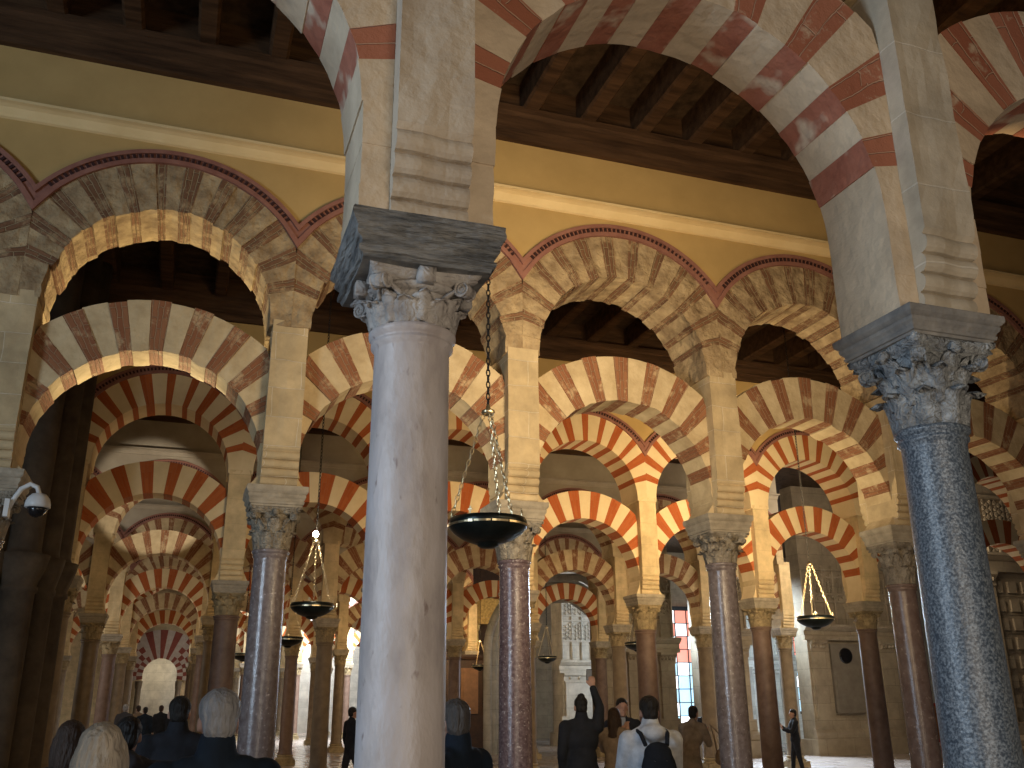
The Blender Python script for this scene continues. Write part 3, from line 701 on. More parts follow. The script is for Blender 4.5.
LAMPS = [((2.07, 6.5), 'large dark bowl lamp hanging beside the pale lilac column', 0), ((1.66, 13), 'dark bowl lamp with a bright spotlight at its hub', 1),
         ((9.69, 13), 'brightly lit hanging bowl lamp in front of the plaque pier', 2), ((9.97, 20), 'small hanging bowl lamp left of the slender tan column', 3),
         ((2.11, 20), 'small bowl lamp half hidden by the glossy mauve column', 4), ((1.69, 27), 'tiny dark hanging lamp between pink and mauve columns', 5),
         ((10.46, 27), 'tiny hanging lamp just right of the purple speckled column', 6), ((10.53, 34), 'tiny lit hanging lamp before the gilded screen', 7)]
for n, ((x, y), lb, k) in enumerate(LAMPS):
    o = lp if n == 0 else copy_tree(lp)
    o.location = (x, y, 2.96); o.rotation_euler.z = (0, .5, .2, 1, .7, .3, 0, .9)[n]; tag(o, lb, 'lamp', 'hanging bowl lamps')
bm = bmesh.new(); lathe(bm, [(.004, -.03), (.03, -.02), (.042, .01), (.03, .04), (.015, .05)], 14)
b = mesh_obj('spotlight', bm, M['bulb'], None, True, (1.64, 12.93, 3.93)); tag(b, 'small glowing spotlight above the second hanging lamp', 'spotlight')
for (x, y) in ((1.64, 12.8),):
    point('lamp_glow', (x, y-.1, 3.95), 14, (1, .85, .6), .04)
# unseen spot in front of the third hanging lamp, shining at it; no bulb modelled
spot('spot_on_lamp_three', (9.3, 12.2, 3.2), (9.7, 13, 3.3), 30, (1, .85, .6), 60, .05)

# ------------------------------------------------------------------ security camera
M['white'] = mat('white_plastic', (.7, .7, .68), None, 3, 0, .4)
M['black'] = mat('black_plastic', (.01, .01, .012), None, 3, 0, .2, spec=.6)
e = empty('security_camera', (-1.56, 9.3, 3.4), 'white dome security camera on a curved arm at left edge', 'camera')
bm = bmesh.new(); tube(bm, [(0, 0, .02), (.03, -.01, .1), (.08, -.02, .2), (.15, -.02, .25), (.21, -.02, .225), (.235, -.02, .16)], .022, 10); mesh_obj('arm', bm, M['white'], e, True)
bm = bmesh.new(); box(bm, -.03, .01, -.06, .06, -.06, .1); mesh_obj('mounting_plate', bm, M['white'], e)
bm = bmesh.new(); lathe(bm, [(.02, .17), (.06, .16), (.095, .12), (.108, .07), (.108, .04), (.1, .035)], 24, .235, -.02); mesh_obj('housing', bm, M['white'], e, True)
bm = bmesh.new(); lathe(bm, [(.085, .038), (.082, .01), (.06, -.03), (.02, -.05), (.002, -.052)], 24, .235, -.02); mesh_obj('dome', bm, M['black'], e, True)['label'] = 'glossy black dome'

# ------------------------------------------------------------------ left: dark clustered pier
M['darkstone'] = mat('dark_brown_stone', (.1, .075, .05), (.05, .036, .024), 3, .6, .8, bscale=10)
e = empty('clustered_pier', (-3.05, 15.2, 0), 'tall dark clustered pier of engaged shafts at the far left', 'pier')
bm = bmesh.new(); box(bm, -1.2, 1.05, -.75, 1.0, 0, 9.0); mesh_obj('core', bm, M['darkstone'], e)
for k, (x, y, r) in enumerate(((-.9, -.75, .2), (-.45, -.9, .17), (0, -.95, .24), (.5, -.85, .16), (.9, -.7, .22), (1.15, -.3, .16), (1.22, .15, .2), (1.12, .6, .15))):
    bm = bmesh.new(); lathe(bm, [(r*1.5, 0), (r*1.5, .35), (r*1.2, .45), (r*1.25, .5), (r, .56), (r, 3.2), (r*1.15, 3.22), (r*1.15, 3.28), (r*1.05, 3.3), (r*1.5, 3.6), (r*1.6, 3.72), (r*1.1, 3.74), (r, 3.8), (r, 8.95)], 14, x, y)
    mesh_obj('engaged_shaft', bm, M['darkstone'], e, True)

# ------------------------------------------------------------------ right and far: carved stone piers of the inner church
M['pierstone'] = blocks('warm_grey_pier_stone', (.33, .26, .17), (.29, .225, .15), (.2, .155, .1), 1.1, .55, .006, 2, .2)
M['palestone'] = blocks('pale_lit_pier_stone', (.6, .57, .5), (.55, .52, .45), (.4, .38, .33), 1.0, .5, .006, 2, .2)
M['plaque'] = mat('dull_plaque_stone', (.2, .165, .12), (.15, .12, .085), 4, .1, .7)
def stone_pier(name, x0, x1, y0, y1, ztop, label, mtl='pierstone', zc=3.6, pil=((0, .18), (.82, 1)), carve=True):
    e = empty(name, (x0, y0, 0), label, 'pier'); w = x1-x0; d = y1-y0
    bm = bmesh.new(); box(bm, 0, w, 0, d, 0, ztop); mesh_obj('shaft_block', bm, M[mtl], e)
    bm = bmesh.new(); box(bm, -.16, w+.16, -.26, d, 0, .5); prism(bm, [(-.26, .5), (-.2, .55), (-.2, .7), (-.14, .8), (-.04, .86), (0, .5)], -.12, w+.12); box(bm, -.1, w+.1, -.12, .02, .8, 1.15); mesh_obj('plinth', bm, M[mtl], e)
    for a, b in pil:
        p = mesh_obj('pilaster', (lambda bm: (box(bm, a*w, b*w, -.13, 0, 1.1, zc-.3), bm)[1])(bmesh.new()), M[mtl], e)
        bm = bmesh.new(); m_ = (a+b)/2*w; h_ = (b-a)*w/2
        for q, (k, z) in enumerate(((1.0, zc-.62), (1.02, zc-.56), (1.0, zc-.52), (1.12, zc-.34), (1.25, zc-.28), (1.25, zc-.22))):
            pass
        box(bm, m_-h_*1.05, m_+h_*1.05, -.16, 0, zc-.62, zc-.56); prism(bm, [(-.13, zc-.56), (-.16, zc-.4), (-.24, zc-.32), (-.24, zc-.24), (0, zc-.24), (0, zc-.56)], m_-h_*1.12, m_+h_*1.12)
        for j in range(4): sphere(bm, (m_-h_+h_*2*(j+.5)/4, -.16, zc-.44), .07, 6)
        mesh_obj('pilaster_capital', bm, M[mtl], p)
    bm = bmesh.new(); prism(bm, [(0, zc-.24), (-.18, zc-.24), (-.2, zc-.12), (-.15, zc-.1), (-.15, zc+.05), (-.22, zc+.08), (-.34, zc+.2), (-.34, zc+.27), (0, zc+.3)], -.2, w+.2); mesh_obj('cornice', bm, M[mtl], e)
    if carve:      # blind tracery above the cornice
        bm = bmesh.new(); n = max(2, int(w/.42))
        for k in range(n+1): tube(bm, [(w*k/n, -.05, zc+.3), (w*k/n, -.05, min(ztop, 6.2))], .045, 6)
        for zz in (zc+1.15, min(ztop, 6.2)-.9):
            for k in range(n):
                xm = w*(k+.5)/n; rr = w/n*.32
                for q in range(4):      # pierced lozenges, staggered
                    for sx in (-1, 0, 1):
                        cx_, cz_ = xm+sx*rr*.95, zz+q*.17+(.085 if sx else 0); prism(bm, [(cx_-.055, cz_), (cx_, cz_+.07), (cx_+.055, cz_), (cx_, cz_-.07)], -.06, 0, 'y')
            box(bm, 0, w, -.09, 0, zz-.12, zz-.05); box(bm, 0, w, -.09, 0, zz+.72, zz+.79)
        mesh_obj('blind_tracery', bm, M[mtl], e)
    return e
p2 = stone_pier('stone_pier', 20.2, 24.1, 27.7, 28.4, 9.0, 'massive grey stone pier bearing a tall wall plaque', zc=3.9, pil=((.02, .16), (.74, .9)))
e = empty('wall_plaque', (21.05, 27.58, 1.3), 'tall grey plaque with a dark round medallion on the massive pier', 'plaque')
bm = bmesh.new(); box(bm, 0, 1.15, 0, .1, 0, 2.25); box(bm, .1, 1.05, -.02, 0, .15, 1.3); mesh_obj('slab', bm, M['plaque'], e)
bm = bmesh.new(); mt = Matrix.Translation((.58, -.02, 1.85)) @ Matrix.Rotation(PI/2, 4, 'X'); bmesh.ops.create_cone(bm, cap_ends=True, segments=28, radius1=.27, radius2=.24, depth=.05, matrix=mt); mesh_obj('hole', bm, M['black'], e)  # black disc standing in for the darkness inside a round hole
stone_pier('stone_pier', 16.05, 17.8, 27.7, 28.3, 9.0, 'brown pilastered pier left of the glossy mottled column', zc=3.7, pil=((.0, .26), (.66, .98)))
stone_pier('stone_pier', 13.95, 16.8, 30.9, 31.7, 9.0, 'brown pilastered pier behind the standing visitors', zc=3.6, pil=((.0, .2), (.36, .56), (.8, 1)))
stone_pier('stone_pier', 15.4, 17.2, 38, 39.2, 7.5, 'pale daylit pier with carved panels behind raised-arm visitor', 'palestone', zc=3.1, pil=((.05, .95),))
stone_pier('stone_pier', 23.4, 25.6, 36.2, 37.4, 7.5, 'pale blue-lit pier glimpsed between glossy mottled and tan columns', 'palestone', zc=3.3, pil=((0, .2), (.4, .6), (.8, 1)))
wallpier = stone_pier('stone_pier', 20.3, 28.5, 20.4, 22.0, 9.0, 'huge carved wall pier right of the granite column', 'pierstone', zc=5.3, pil=((0, .1), (.9, 1)))
for r in range(7):
    bm = bmesh.new()
    for c in range(16):
        x, z = .35+c*.5, 1.5+r*.5; box(bm, x, x+.3, -.06, 0, z, z+.32)
    box(bm, .2, 8.3, -.02, 0, 1.42+r*.5, 1.45+r*.5)
    mesh_obj('carved_course', bm, M['pierstone'], wallpier)
# gothic moulded arch between columns and the pilastered pier
e = empty('gothic_arch', (13.4, 33.0, 0), 'dim gothic arch of stepped mouldings framing the pale daylit pier', 'arch')
for k, (R_, d_) in enumerate(((2.9, 0), (2.62, .25), (2.36, .5), (2.12, .75))):
    bm = bmesh.new(); pts = []
    for j in range(25):
        t = j/24; a = math.radians(0+62*min(1, t*2)) if t <= .5 else math.radians(62*(2-2*t)); s = 1 if t <= .5 else -1
        cx = -R_*.55*s if True else 0; rr = R_*1.35
        pts.append((s*(rr*math.cos(a)-R_*.35*1.0) if True else 0, d_, 3.5+rr*math.sin(a)*.78))
    tube(bm, [(pts[0][0], d_, .0)]+pts+[(pts[-1][0], d_, .0)], .15, 8); mesh_obj('moulding', bm, M['palestone'], e, True)

# ------------------------------------------------------------------ far enclosure and lit windows
bm = bmesh.new(); box(bm, 10, 40, 46, 46.4, 0, 9.02); tag(mesh_obj('wall_right_far', bm, M['pierstone']), kind='structure')
bm = bmesh.new(); box(bm, 24.1, 40, 31.5, 31.9, 0, 9.02); tag(mesh_obj('wall_right', bm, M['palestone']), kind='structure')
bm = bmesh.new(); box(bm, -12.3, -12, -6, 72, 0, 9.02); tag(mesh_obj('wall_left', bm, M['darkstone']), kind='structure')
def glass(name, col, e):
    return mat(name, col, None, 1, 0, .3, em=(col, e))
M['g_white'] = glass('bright_clear_glass', (.95, .97, 1), 2.2); M['g_blue'] = glass('pale_blue_glass', (.45, .7, .85), 1.1); M['g_red'] = glass('red_glass', (.85, .3, .22), 1.0)
M['g_dark'] = mat('lead', (.03, .03, .03), None, 1, 0, .5)
def lit_window(n, x, y, w, z0, z1, seed):
    rnd = random.Random(seed); e = bpy.data.objects.new('window_%d' % n, None); COL.objects.link(e); e.location = (x, y, 0); e['kind'] = 'structure'
    bm = bmesh.new(); box(bm, -w/2-.15, -w/2, -.1, .1, z0-.15, z1); box(bm, w/2, w/2+.15, -.1, .1, z0-.15, z1); box(bm, -w/2, w/2, -.1, .1, z0-.15, z0)
    nx, nz = 4, 9
    for k in range(1, nx): box(bm, -w/2+w*k/nx-.02, -w/2+w*k/nx+.02, -.06, .06, z0, z1)
    for k in range(1, nz): box(bm, -w/2, w/2, -.05, .05, z0+(z1-z0)*k/nz-.02, z0+(z1-z0)*k/nz+.02)
    box(bm, -w/2-.15, w/2+.15, -.1, .1, z1, z1+.2)
    mesh_obj('window_frame', bm, M['g_dark'], e)
    bm = bmesh.new()
    for i in range(nx):
        for j in range(nz):
            t = j/(nz-1); r = rnd.random()
            mi = (0 if r < .5 else 1) if t < .3 else (1 if r < .6 else 0) if t < .5 else (2 if r < .75 else 0) if t < .72 else (0 if r < .8 else 2)
            if seed == 1: mi = (1 if r < .7 else 0) if t < .62 else (2 if r < .4 else 0)
            box(bm, -w/2+w*i/nx, -w/2+w*(i+1)/nx, -.01, .01, z0+(z1-z0)*j/nz, z0+(z1-z0)*(j+1)/nz, mi)
    mesh_obj('glazing', bm, [M['g_white'], M['g_blue'], M['g_red']], e)
bm = bmesh.new(); box(bm, .6, 20, 62, 62.3, 0, 9.02); tag(mesh_obj('wall_courtyard', bm, M['palestone']), kind='structure')
lit_window(1, 23.3, 42.5, 2.6, .4, 6.0, 1)
lit_window(2, 29.2, 41, 3.4, 1.2, 6.2, 2)
bm = bmesh.new(); box(bm, 19, 38, 43.2, 43.5, 0, 9.02); tag(mesh_obj('wall_window_side', bm, M['pierstone']), kind='structure')

# dark carved choir screen with gilded altarpiece
M['darkwood'] = mat('dark_carved_wood', (.045, .022, .012), (.02, .011, .007), 5, .5, .5)
M['gilt'] = mat('gilded_wood', (.75, .5, .16), (.4, .24, .07), 12, .6, .35, metal=.7, bscale=40)
e = empty('choir_screen', (8.6, 36.6, 0), 'dark wooden screen with cupboard doors under the gilded arch', 'screen')
bm = bmesh.new(); box(bm, 0, 4.6, 0, .5, 0, 3.3); mesh_obj('panelling', bm, M['darkwood'], e)
bm = bmesh.new(); prism(bm, [(0, 3.3), (-.15, 3.32), (-.2, 3.42), (-.2, 3.5), (.5, 3.5), (.5, 3.3)], -.1, 4.7); mesh_obj('cornice', bm, M['darkwood'], e)
for k in range(5):
    bm = bmesh.new(); box(bm, .15+k*.9, .85+k*.9, -.06, 0, 1.3, 3.0); box(bm, .25+k*.9, .75+k*.9, -.09, -.06, 1.45, 2.85); mesh_obj('door_panel', bm, mat('brown_door_panel', (.16, .085, .045)) if k == 2 else M['darkwood'], e)
e = empty('altarpiece', (9.6, 38.2, 0), 'gilded altarpiece with round arch and small aedicule', 'altarpiece')
for k, R_ in enumerate((1.5, 1.25, 1.05)):
    bm = bmesh.new(); tube(bm, [(R_*math.cos(a*PI/16), -.1*k, 4.2+R_*math.sin(a*PI/16)) for a in range(17)], .1, 6); mesh_obj('gilt_moulding', bm, M['gilt'], e, True)
for x in (-1.5, 1.5, 2.0, 3.0):
    bm = bmesh.new(); lathe(bm, [(.16, 3.4), (.16, 3.5), (.11, 3.55), (.1, 4.5), (.13, 4.55), (.18, 4.7), (.18, 4.8)], 12, x, -.2); mesh_obj('gilt_column', bm, M['gilt'], e, True)
bm = bmesh.new(); box(bm, 1.8, 3.2, -.3, .3, 4.8, 5.05); prism(bm, [(1.7, 5.05), (3.3, 5.05), (3.1, 5.25), (1.9, 5.25)], -.4, .3, 'y'); box(bm, 2.0, 3.0, -.25, .2, 5.25, 5.8); box(bm, 1.85, 3.15, -.3, .25, 5.8, 6.0); box(bm, -1.8, 3.3, -.1, .3, 3.3, 3.5); mesh_obj('entablature', bm, M['gilt'], e)
bm = bmesh.new(); box(bm, -1.8, 3.3, .3, .4, 0, 7.5); mesh_obj('back_board', bm, M['darkwood'], e)

# far end wall with a many-ringed checkered arch round a doorway
bm = bmesh.new(); y = 56.0; R0 = .88; cx, cz = -.75, 3.2
box(bm, -12, cx-R0, y, y+.5, 0, 9.02); box(bm, cx+R0, .6, y, y+.5, 0, 9.02); box(bm, cx-R0, cx+R0, y, y+.5, cz+R0, 9.02)
tag(mesh_obj('wall_end', bm, M['creamstone']), kind='structure')
M['c_white'] = mat('pinkish_cream_stone', (.52, .42, .33), (.42, .33, .25), 5, .2, .8); M['c_red'] = mat('deep_red_brick', (.26, .065, .04), (.2, .05, .03), 5, .3, .85)
e = empty('checkered_arch', (cx, 55.9, 0), 'far doorway under a fan of red and white checkered rings', 'arch')
for ring in range(5):
    bm = bmesh.new(); r0, r1 = R0+ring*.3, R0+(ring+1)*.3; n = 21
    for k in range(n):
        a0, a1 = -.2+(PI+.4)*k/n, -.2+(PI+.4)*(k+1)/n; V = []
        for yy in (-.1-.02*ring, .1):
            for a, r in ((a0, r0), (a1, r0), (a1, r1), (a0, r1)): V.append(bm.verts.new((r*math.cos(a), yy, cz+r*math.sin(a))))
        red = (k % 2 == 0) if (ring == 0 or (6 < k < 14)) else ((k+ring) % 2 == 0)
        for q in ((0, 1, 2, 3), (4, 5, 6, 7), (0, 1, 5, 4), (1, 2, 6, 5), (2, 3, 7, 6), (3, 0, 4, 7)): bm.faces.new([V[i] for i in q]).material_index = int(red)
    mesh_obj('voussoir_ring', bm, [M['c_white'], M['c_red']], e)
for s in (-1, 1):
    bm = bmesh.new(); lathe(bm, [(.2, 0), (.2, .15), (.15, .2), (.14, 2.5), (.16, 2.54), (.17, 2.7), (.2, 2.9)], 12, s*(R0+.12), -.25); mesh_obj('jamb_column', bm, M['tan'], e, True)
bm = bmesh.new(); box(bm, -4, .6, 60, 60.3, 0, 6); tag(mesh_obj('wall_passage', bm, M['palestone']), kind='structure')
point('passage_light', (-.8, 58.2, 3.6), 70, (1, .86, .62), .3)

# framed painting, red, beside the dark pink column
M['redframe'] = mat('red_frame', (.35, .05, .035), None, 6, .1, .4); M['canvas'] = mat('brown_gold_canvas', (.34, .17, .06), (.1, .035, .02), 3, .1, .6)
e = empty('framed_painting', (23.45, 27.0, 0), 'red framed panel standing low beside the dark pink column', 'painting')
bm = bmesh.new(); box(bm, 0, 1.3, 0, .08, .35, .45); box(bm, 0, 1.3, 0, .08, 1.5, 1.6); box(bm, 0, .1, 0, .08, 0, 1.6); box(bm, 1.2, 1.3, 0, .08, 0, 1.6); mesh_obj('frame', bm, M['redframe'], e)
bm = bmesh.new(); box(bm, .1, 1.2, .02, .06, .45, 1.5); mesh_obj('canvas', bm, M['canvas'], e)

# ------------------------------------------------------------------ people
SOLIDS = []
def solid(name, parts, mtl, parent, voxel=.014, smooth=4):
    """one continuous surface grown from tapered limbs: parts are ('c', p0, p1, r0, r1) or ('e', centre, radii)"""
    bm = bmesh.new()
    for p in parts:
        if p[0] == 'c':
            a, b = Vector(p[1]), Vector(p[2]); d = b-a; L_ = d.length
            if L_ < 1e-5: continue
            q = d.to_track_quat('Z', 'Y').to_matrix().to_4x4()
            bmesh.ops.create_cone(bm, cap_ends=True, segments=14, radius1=p[3], radius2=p[4], depth=L_, matrix=Matrix.Translation((a+b)/2) @ q)
            for c, r in ((a, p[3]), (b, p[4])): bmesh.ops.create_uvsphere(bm, u_segments=14, v_segments=8, radius=r, matrix=Matrix.Translation(c))
        else:
            rot = p[3] if len(p) > 3 else Matrix.Identity(4)
            bmesh.ops.create_uvsphere(bm, u_segments=18, v_segments=12, radius=1, matrix=Matrix.Translation(p[1]) @ rot @ Matrix.Diagonal((*p[2], 1)))
    me = bpy.data.meshes.new(name); bm.to_mesh(me); bm.free(); me.materials.append(mtl)
    o = bpy.data.objects.new(name, me); COL.objects.link(o)
    if parent: o.parent = parent
    m = o.modifiers.new('r', 'REMESH'); m.mode = 'VOXEL'; m.voxel_size = voxel
    if smooth: k = o.modifiers.new('s', 'SMOOTH'); k.iterations = smooth; k.factor = .5
    SOLIDS.append([o, None]); return o
def finish_solids():
    dg = bpy.context.evaluated_depsgraph_get(); dg.update(); new = []
    for o, hc in SOLIDS:
        new.append(bpy.data.meshes.new_from_object(o.evaluated_get(dg)))
    for (o, hc), me in zip(SOLIDS, new):
        old = o.data; o.modifiers.clear(); mt = old.materials[0]; o.data = me; me.name = o.name
        me.materials.clear(); me.materials.append(mt); me.polygons.foreach_set('use_smooth', [True]*len(me.polygons)); bpy.data.meshes.remove(old)
        if hc is not None:
            for v in me.vertices:
                v.co += (v.co-hc).normalized()*noise.noise(Vector((v.co.x*55, v.co.y*55, v.co.z*16)))*.006
def hand(w, d, thumb, k=1., curl=.5):
    """palm, four unequal curled fingers and a side thumb; w wrist, d pointing direction, thumb side direction"""
    w, d, t = Vector(w), Vector(d).normalized(), Vector(thumb).normalized(); n = d.cross(t).normalized(); t = n.cross(d)
    P = [('c', w, w+d*.04*k, .024*k, .028*k)]
    for j, L_ in enumerate((.074, .082, .076, .06)):
        s = (1.5-j)*.021*k; b = w+d*.085*k+t*s
        P.append(('c', w+d*.02*k+t*s*.6, b, .017*k, .0125*k))
        m = b+(d*math.cos(curl*.6)-n*math.sin(curl*.6))*L_*.5*k; e = m+(d*math.cos(curl*1.8)-n*math.sin(curl*1.8))*L_*.5*k
        P += [('c', b, m, .0105*k, .0098*k), ('c', m, e, .0098*k, .0085*k)]
    b = w+d*.03*k+t*.03*k; m = b+(t*.75+d*.65-n*.2).normalized()*.042*k
    P += [('c', b, m, .014*k, .012*k), ('c', m, m+(d*.9+t*.2-n*.35).normalized()*.034*k, .012*k, .0095*k)]
    return P
def skin(n, c): return mat(n, c, tuple(v*.85 for v in c), 6, .05, .6)
SK = skin('skin', (.42, .24, .17))
def cloth(n, c, b=.4): return mat(n, c, tuple(v*.6 for v in c), 9, b, .9, bscale=14, bd=.02)
def person(loc, rz, h, label, jac, tro, hair, pose='down', hairstyle='short', lean=0, coat=0, voxel=.016, group=None, fat=1., shoe=None, walk=.12, hood=False, turn=0):
    """faces local +Y; rz turns it. One body surface; jacket, trousers, shoes and hair are worn parts"""
    e = empty('person', (loc[0], loc[1], 0), label, 'person', group, rz); k = h/1.75
    e.scale = (k, k, k)
    V = Vector; L = lean
    hip = V((0, 0, .93)); che = V((0, .02+L*.3, 1.27)); nb = V((0, L*.5-.005, 1.46)); hc = V((0, L*.62+.012, 1.625))
    sh = {s: V((s*.185*fat**.5, L*.48-.01, 1.41)) for s in (-1, 1)}
    arms = {'down': {s: (V((s*.24, -.02+L*.3, 1.12)), V((s*.235, .06+L*.2, .87)), V((0, .12, -1))) for s in (-1, 1)},
            'photo': {s: (V((s*.22, .17, 1.22)), V((s*.07, .36, 1.44)), V((-s*.15, .1, 1))) for s in (-1, 1)},
            'raise': {-1: (V((-.25, -.02, 1.12)), V((-.22, .08, .88)), V((0, .15, -1))), 1: (V((.27, .1, 1.62)), V((.23, .22, 1.86)), V((-.05, .1, 1)))},
            'pocket': {s: (V((s*.27, -.06+L*.3, 1.14)), V((s*.18, .12+L*.3, .98)), V((-s*.6, .6, -.4))) for s in (-1, 1)},
            'clasp': {s: (V((s*.25, .0, 1.13)), V((s*.08, .2, 1.05)), V((-s*.8, .35, .1))) for s in (-1, 1)},
            'hold': {s: (V((s*.23, .12+L*.4, 1.16)), V((s*.08, .34+L*.5, 1.22+(.08 if s > 0 else 0))), V((-s*.3, .3, .9))) for s in (-1, 1)}}[pose]
    B = [('e', hip, (.155*fat, .11*fat, .13)), ('e', V((0, L*.15, 1.08)), (.135*fat, .1*fat, .16)), ('e', che, (.165*fat, .11*fat, .17)), ('c', nb-V((0, 0, .06)), hc-V((0, .012, .08)), .056, .052)]
    # head: skull, jaw, nose, ears, brow
    R_ = Matrix.Rotation(turn, 4, 'Z')
    def H(x, y, z): return hc+(R_ @ V((x, y, z)))
    B += [('e', H(0, -.008, .025), (.074, .093, .092), R_), ('e', H(0, .022, -.045), (.055, .062, .07), R_), ('e', H(0, .05, -.085), (.03, .03, .028), R_),
          ('c', H(0, .088, .018), H(0, .104, -.022), .009, .014), ('e', H(0, .073, .035), (.052, .02, .014), R_), ('c', H(-.018, .084, -.052), H(.018, .084, -.052), .008, .008)]
    for s in (-1, 1): B += [('e', H(s*.076, -.008, -.008), (.01, .02, .033), R_), ('e', H(s*.03, .08, .012), (.011, .008, .008), R_)]
    J = [('e', V((0, L*.15, 1.06)), (.16*fat, .125*fat, .2)), ('e', che, (.19*fat, .135*fat, .2)), ('c', V((-.15, L*.48-.01, 1.4)), V((.15, L*.48-.01, 1.4)), .07, .07), ('e', hip+V((0, L*.05, .02)), (.175*fat, .14*fat, .15)), ('c', nb-V((0, 0, .07)), nb+V((0, -.015, .085 if fat > 1.05 else .03)), .1, .076), ('c', V((-.11, L*.48-.02, 1.43)), V((.11, L*.48-.02, 1.43)), .075, .075)]
    for s in (-1, 1):
        el, wr, hd = arms[s]
        B += [('c', sh[s], el, .05, .04), ('c', el, wr, .04, .027)]+hand(wr, hd, (-s, .3, 0) if pose in ('photo', 'raise', 'hold') else (-s*.2, 1, 0), 1, .7)
        J += [('c', sh[s], el, .078*fat**.5, .062), ('c', el, wr-(wr-el)*.06, .062, .046)]
        f = walk*s; kn = V((s*.095, f*.5+.02, .5)); an = V((s*.1, f, .09))
        B += [('c', V((s*.085, 0, .9)), kn, .08, .055), ('c', kn, an, .052, .036), ('c', an, an+V((0, .12, -.05)), .036, .03)]
    if coat: J += [('c', hip, V((0, 0, .93-coat)), .165*fat, .2*fat)]+[('c', V((s*.07, 0, .9)), V((s*.1, 0, .93-coat)), .13, .13) for s in (-1, 1)]
    if hood: J += [('e', V((0, L*.5-.1, 1.47)), (.12, .075, .07)), ('c', V((-.09, L*.5-.02, 1.47)), V((.09, L*.5-.02, 1.47)), .05, .05)]
    T = [('e', hip, (.168*fat, .128*fat, .13))]
    for s in (-1, 1):
        f = walk*s; kn = V((s*.095, f*.5+.02, .5)); an = V((s*.1, f, .1))
        T += [('c', V((s*.085, 0, .9)), kn, .1*fat**.5, .072), ('c', kn, an, .07, .055)]
    solid('body', B, SK, e, .0095 if pose in ('photo', 'raise', 'clasp', 'hold') and voxel < .02 else .013 if voxel < .02 else .02, 3)
    solid('jacket', J, jac, e, voxel, 5)
    solid('trousers', T, tro, e, voxel, 4)
    for s in (-1, 1):
        f = walk*s
        solid('shoe', [('c', V((s*.1, f-.03, .05)), V((s*.105, f+.16, .035)), .05, .04), ('e', V((s*.1, f-.02, .07)), (.048, .06, .06)), ('e', V((s*.103, f+.06, .015)), (.05, .13, .016))], shoe or M['black'], e, .014, 2)
    if hairstyle:
        hs = []
        def hh(x, y, z, r): hs.append(('e', H(x, y, z), r, R_))
        hh(0, -.022, .05, (.081, .098, .086)); hh(0, -.052, .0, (.072, .062, .085))
        if hairstyle == 'bob':
            hh(0, -.04, -.03, (.1, .085, .12)); hh(0, -.045, -.09, (.098, .075, .07))
            for s in (-1, 1): hh(s*.07, .01, -.03, (.032, .06, .1))
        if hairstyle == 'long':
            hh(0, -.06, -.08, (.085, .06, .14)); hh(0, -.07, -.2, (.09, .05, .12))
            for s in (-1, 1): hh(s*.068, .0, -.06, (.03, .05, .12))
        if hairstyle == 'bun': hh(0, -.04, .13, (.045, .045, .035))
        if hairstyle == 'full': hh(0, -.02, .052, (.085, .1, .087)); hh(0, -.057, .0, (.072, .058, .072))
        solid('hair', hs, hair, e, .012, 2); SOLIDS[-1][1] = hc
    return e
BLK = cloth('black_coat', (.018, .02, .026)); NAVY = cloth('navy_coat', (.012, .022, .038)); DGR = cloth('dark_grey_coat', (.06, .058, .065)); DJ = cloth('dark_denim', (.03, .038, .055))
BEI = cloth('beige_coat', (.27, .2, .14)); LGT = cloth('light_grey_hoodie', (.62, .66, .72)); TAN = cloth('tan_top', (.3, .235, .17)); BRN = cloth('brown_coat', (.05, .035, .025)); TRO = cloth('charcoal_trousers', (.03, .03, .034)); PAT = cloth('pale_trousers', (.35, .34, .36))
def hairm(n, c): return mat(n, c, tuple(v*.55 for v in c), 30, 1, .55, bscale=70, streak=(1, 1, .25))
HG = hairm('grey_hair', (.36, .35, .35)); HB = hairm('blonde_grey_hair', (.5, .43, .34)); HK = hairm('black_hair', (.015, .012, .01)); HN = hairm('brown_hair', (.045, .025, .015)); HD = hairm('grizzled_hair', (.11, .1, .095))
person((.195, 4.35), .1, 1.8, 'grey-haired man seen from behind in a navy coat', NAVY, TRO, HG, 'pocket', 'full', fat=1.12, voxel=.011)
person((-.225, 3.95), .05, 1.68, 'woman with blonde-grey bobbed hair seen from behind', DGR, TRO, HB, 'down', 'bob', voxel=.011, turn=-.2)
person((.065, 8.1), 0, 1.8, 'dark-haired man in a black coat walking away ahead of the grey-haired man', BLK, TRO, HK, 'down', 'short', fat=1.2)
person((-.52, 6.1), .3, 1.66, 'dark-haired visitor in a dark coat left of the blonde-grey woman', BRN, TRO, HN, 'down', 'long')
person((-.235, 6.7), -.1, 1.67, 'visitor in a dark grey hooded jacket behind the blonde-grey woman', DGR, TRO, HK, 'pocket', 'short', hood=True)
person((1.53, 5.4), .6, 1.76, 'man with grizzled hair half hidden right of the pale lilac column', NAVY, TRO, HD, 'down', 'short', fat=1.15, turn=-.4)
person((4.77, 11.2), -.1, 1.8, 'man in a black jacket raising his right arm', BLK, TRO, HK, 'raise', 'bun', fat=1.15)
person((5.45, 11.7), -.75, 1.66, 'woman in a beige coat taking a picture', BEI, TRO, HN, 'photo', 'long', coat=.35)
person((5.9, 12.4), 2.9, 1.78, 'man in dark clothes facing the viewer with clasped hands', BLK, TRO, HK, 'clasp', 'short')
bp = person((3.87, 7.6), -.25, 1.78, 'dark-haired visitor in a light grey hoodie wearing a black backpack', LGT, DJ, HK, 'hold', 'full', fat=1.08, hood=True)
person((7.75, 13.9), -1.0, 1.66, 'woman in a tan top leaning forward with a bag', TAN, BEI, HK, 'hold', 'short', lean=.35, coat=.3)
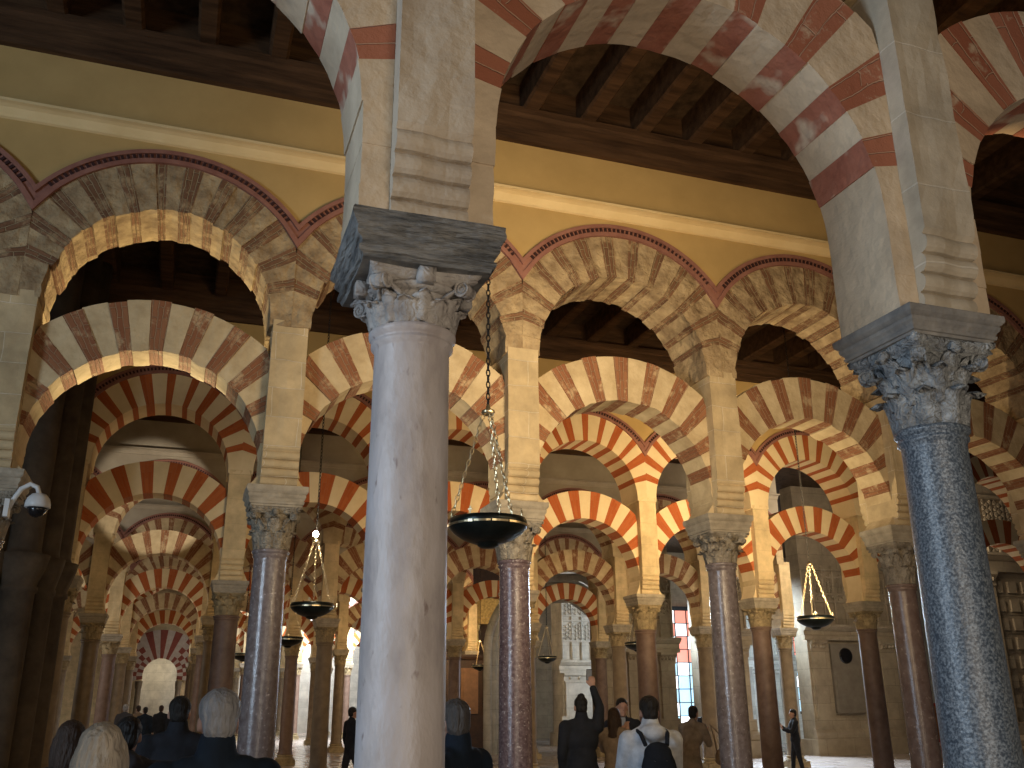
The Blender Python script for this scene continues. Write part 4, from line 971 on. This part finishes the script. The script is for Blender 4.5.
person((14.85, 25.6), 2.6, 1.5, 'far visitor in black top and pale trousers by the pilastered pier', BLK, PAT, HN, 'clasp', 'long', voxel=.024, walk=.25)
person((14.4, 20.6), 1.2, 1.52, 'dark silhouetted visitor standing right of the glossy mottled column', BLK, BLK, HK, 'hold', 'short', voxel=.022)
person((3.53, 20.2), -1.2, 1.66, 'dark figure walking just left of the pale lilac column', BLK, TRO, HK, 'down', 'short', voxel=.022, walk=.22)
far = []
for n, (x, y, rz, j, lb) in enumerate(((-.75, 33, .2, NAVY, 'distant visitor in navy far down the left aisle'), (-.3, 35, -.3, BLK, 'distant visitor in black near the checkered arch'), (-1.3, 32, 0, DGR, 'distant visitor in grey left of the far doorway'), (.15, 34, 3.0, BLK, 'distant visitor in dark clothes right of the far doorway'), (-1.05, 36, .5, BEI, 'distant visitor in beige before the far doorway'))):
    person((x, y), rz, 1.66+.04*(n % 3), lb, j, TRO, (HK, HN, HG)[n % 3], 'down', 'short', voxel=.03, walk=.2)
# things people carry
def phone(loc, rz, label, tilt=.1):
    e = empty('phone', loc, label, 'phone', None, rz); e.rotation_euler.x = tilt
    bm = bmesh.new(); box(bm, -.038, .038, -.005, .005, -.078, .078); bmesh.ops.bevel(bm, geom=bm.edges[:], offset=.003, segments=2, affect='EDGES'); mesh_obj('case', bm, M['black'], e)
    bm = bmesh.new(); box(bm, -.034, .034, -.0065, -.0045, -.07, .07); mesh_obj('screen', bm, mat('lit_screen', (.03, .03, .03), None, 1, 0, .2, em=((.35, .3, .25), .25)), e)
def at(p_loc, rz, h, v):
    k = h/1.75; c, s = math.cos(rz), math.sin(rz); return (p_loc[0]+(v[0]*c-v[1]*s)*k, p_loc[1]+(v[0]*s+v[1]*c)*k, v[2]*k)
phone(at((4.77, 11.2), -.1, 1.8, (.205, .27, 2.0)), -.1, 'phone held up by the man in the black jacket', .15)
phone(at((5.45, 11.7), -.75, 1.66, (0, .41, 1.55)), -.75, 'phone held by the woman in the beige coat')
phone(at((7.75, 13.9), -1.0, 1.66, (0, .56, 1.38)), -1.0, 'phone held by the leaning woman in tan')
PB = cloth('black_backpack', (.012, .016, .024)); k = 1.78/1.75
e = empty('backpack', (3.86, 7.56, 0), 'black backpack on the light grey hoodie', 'backpack', None, -.25)
solid('bag_body', [('e', Vector((0, -.225, 1.2)), (.15, .09, .2)), ('e', Vector((0, -.235, 1.07)), (.155, .1, .14)), ('e', Vector((0, -.21, 1.33)), (.12, .07, .1))], PB, e, .012, 5)
solid('front_pocket', [('e', Vector((0, -.31, 1.08)), (.11, .05, .1))], PB, e, .01, 3)
for s in (-1, 1):
    bm = bmesh.new(); tube(bm, [(s*.09, -.17, 1.4), (s*.115, -.1, 1.49), (s*.12, 0, 1.51), (s*.13, .1, 1.43), (s*.14, .16, 1.3), (s*.15, .1, 1.12), (s*.14, -.12, 1.02)], .018, 8); mesh_obj('shoulder_strap', bm, PB, e, True)
bm = bmesh.new(); box(bm, -.05, .05, -.3, -.285, 1.26, 1.285); mesh_obj('reflective_tab', bm, M['white'], e)['label'] = 'small pale tab'
e = empty('handbag', (8.27, 13.72, 0), 'tan shoulder bag of the leaning woman', 'bag')
solid('bag_body', [('e', Vector((0, 0, .92)), (.17, .09, .13)), ('e', Vector((0, 0, .86)), (.18, .1, .09))], BEI, e, .015, 3)
bm = bmesh.new(); tube(bm, [(-.14, 0, 1.0), (-.17, 0, 1.2), (-.2, .05, 1.38), (-.1, .05, 1.3), (.1, 0, 1.02)], .012, 6); mesh_obj('strap', bm, BEI, e, True)

finish_solids()
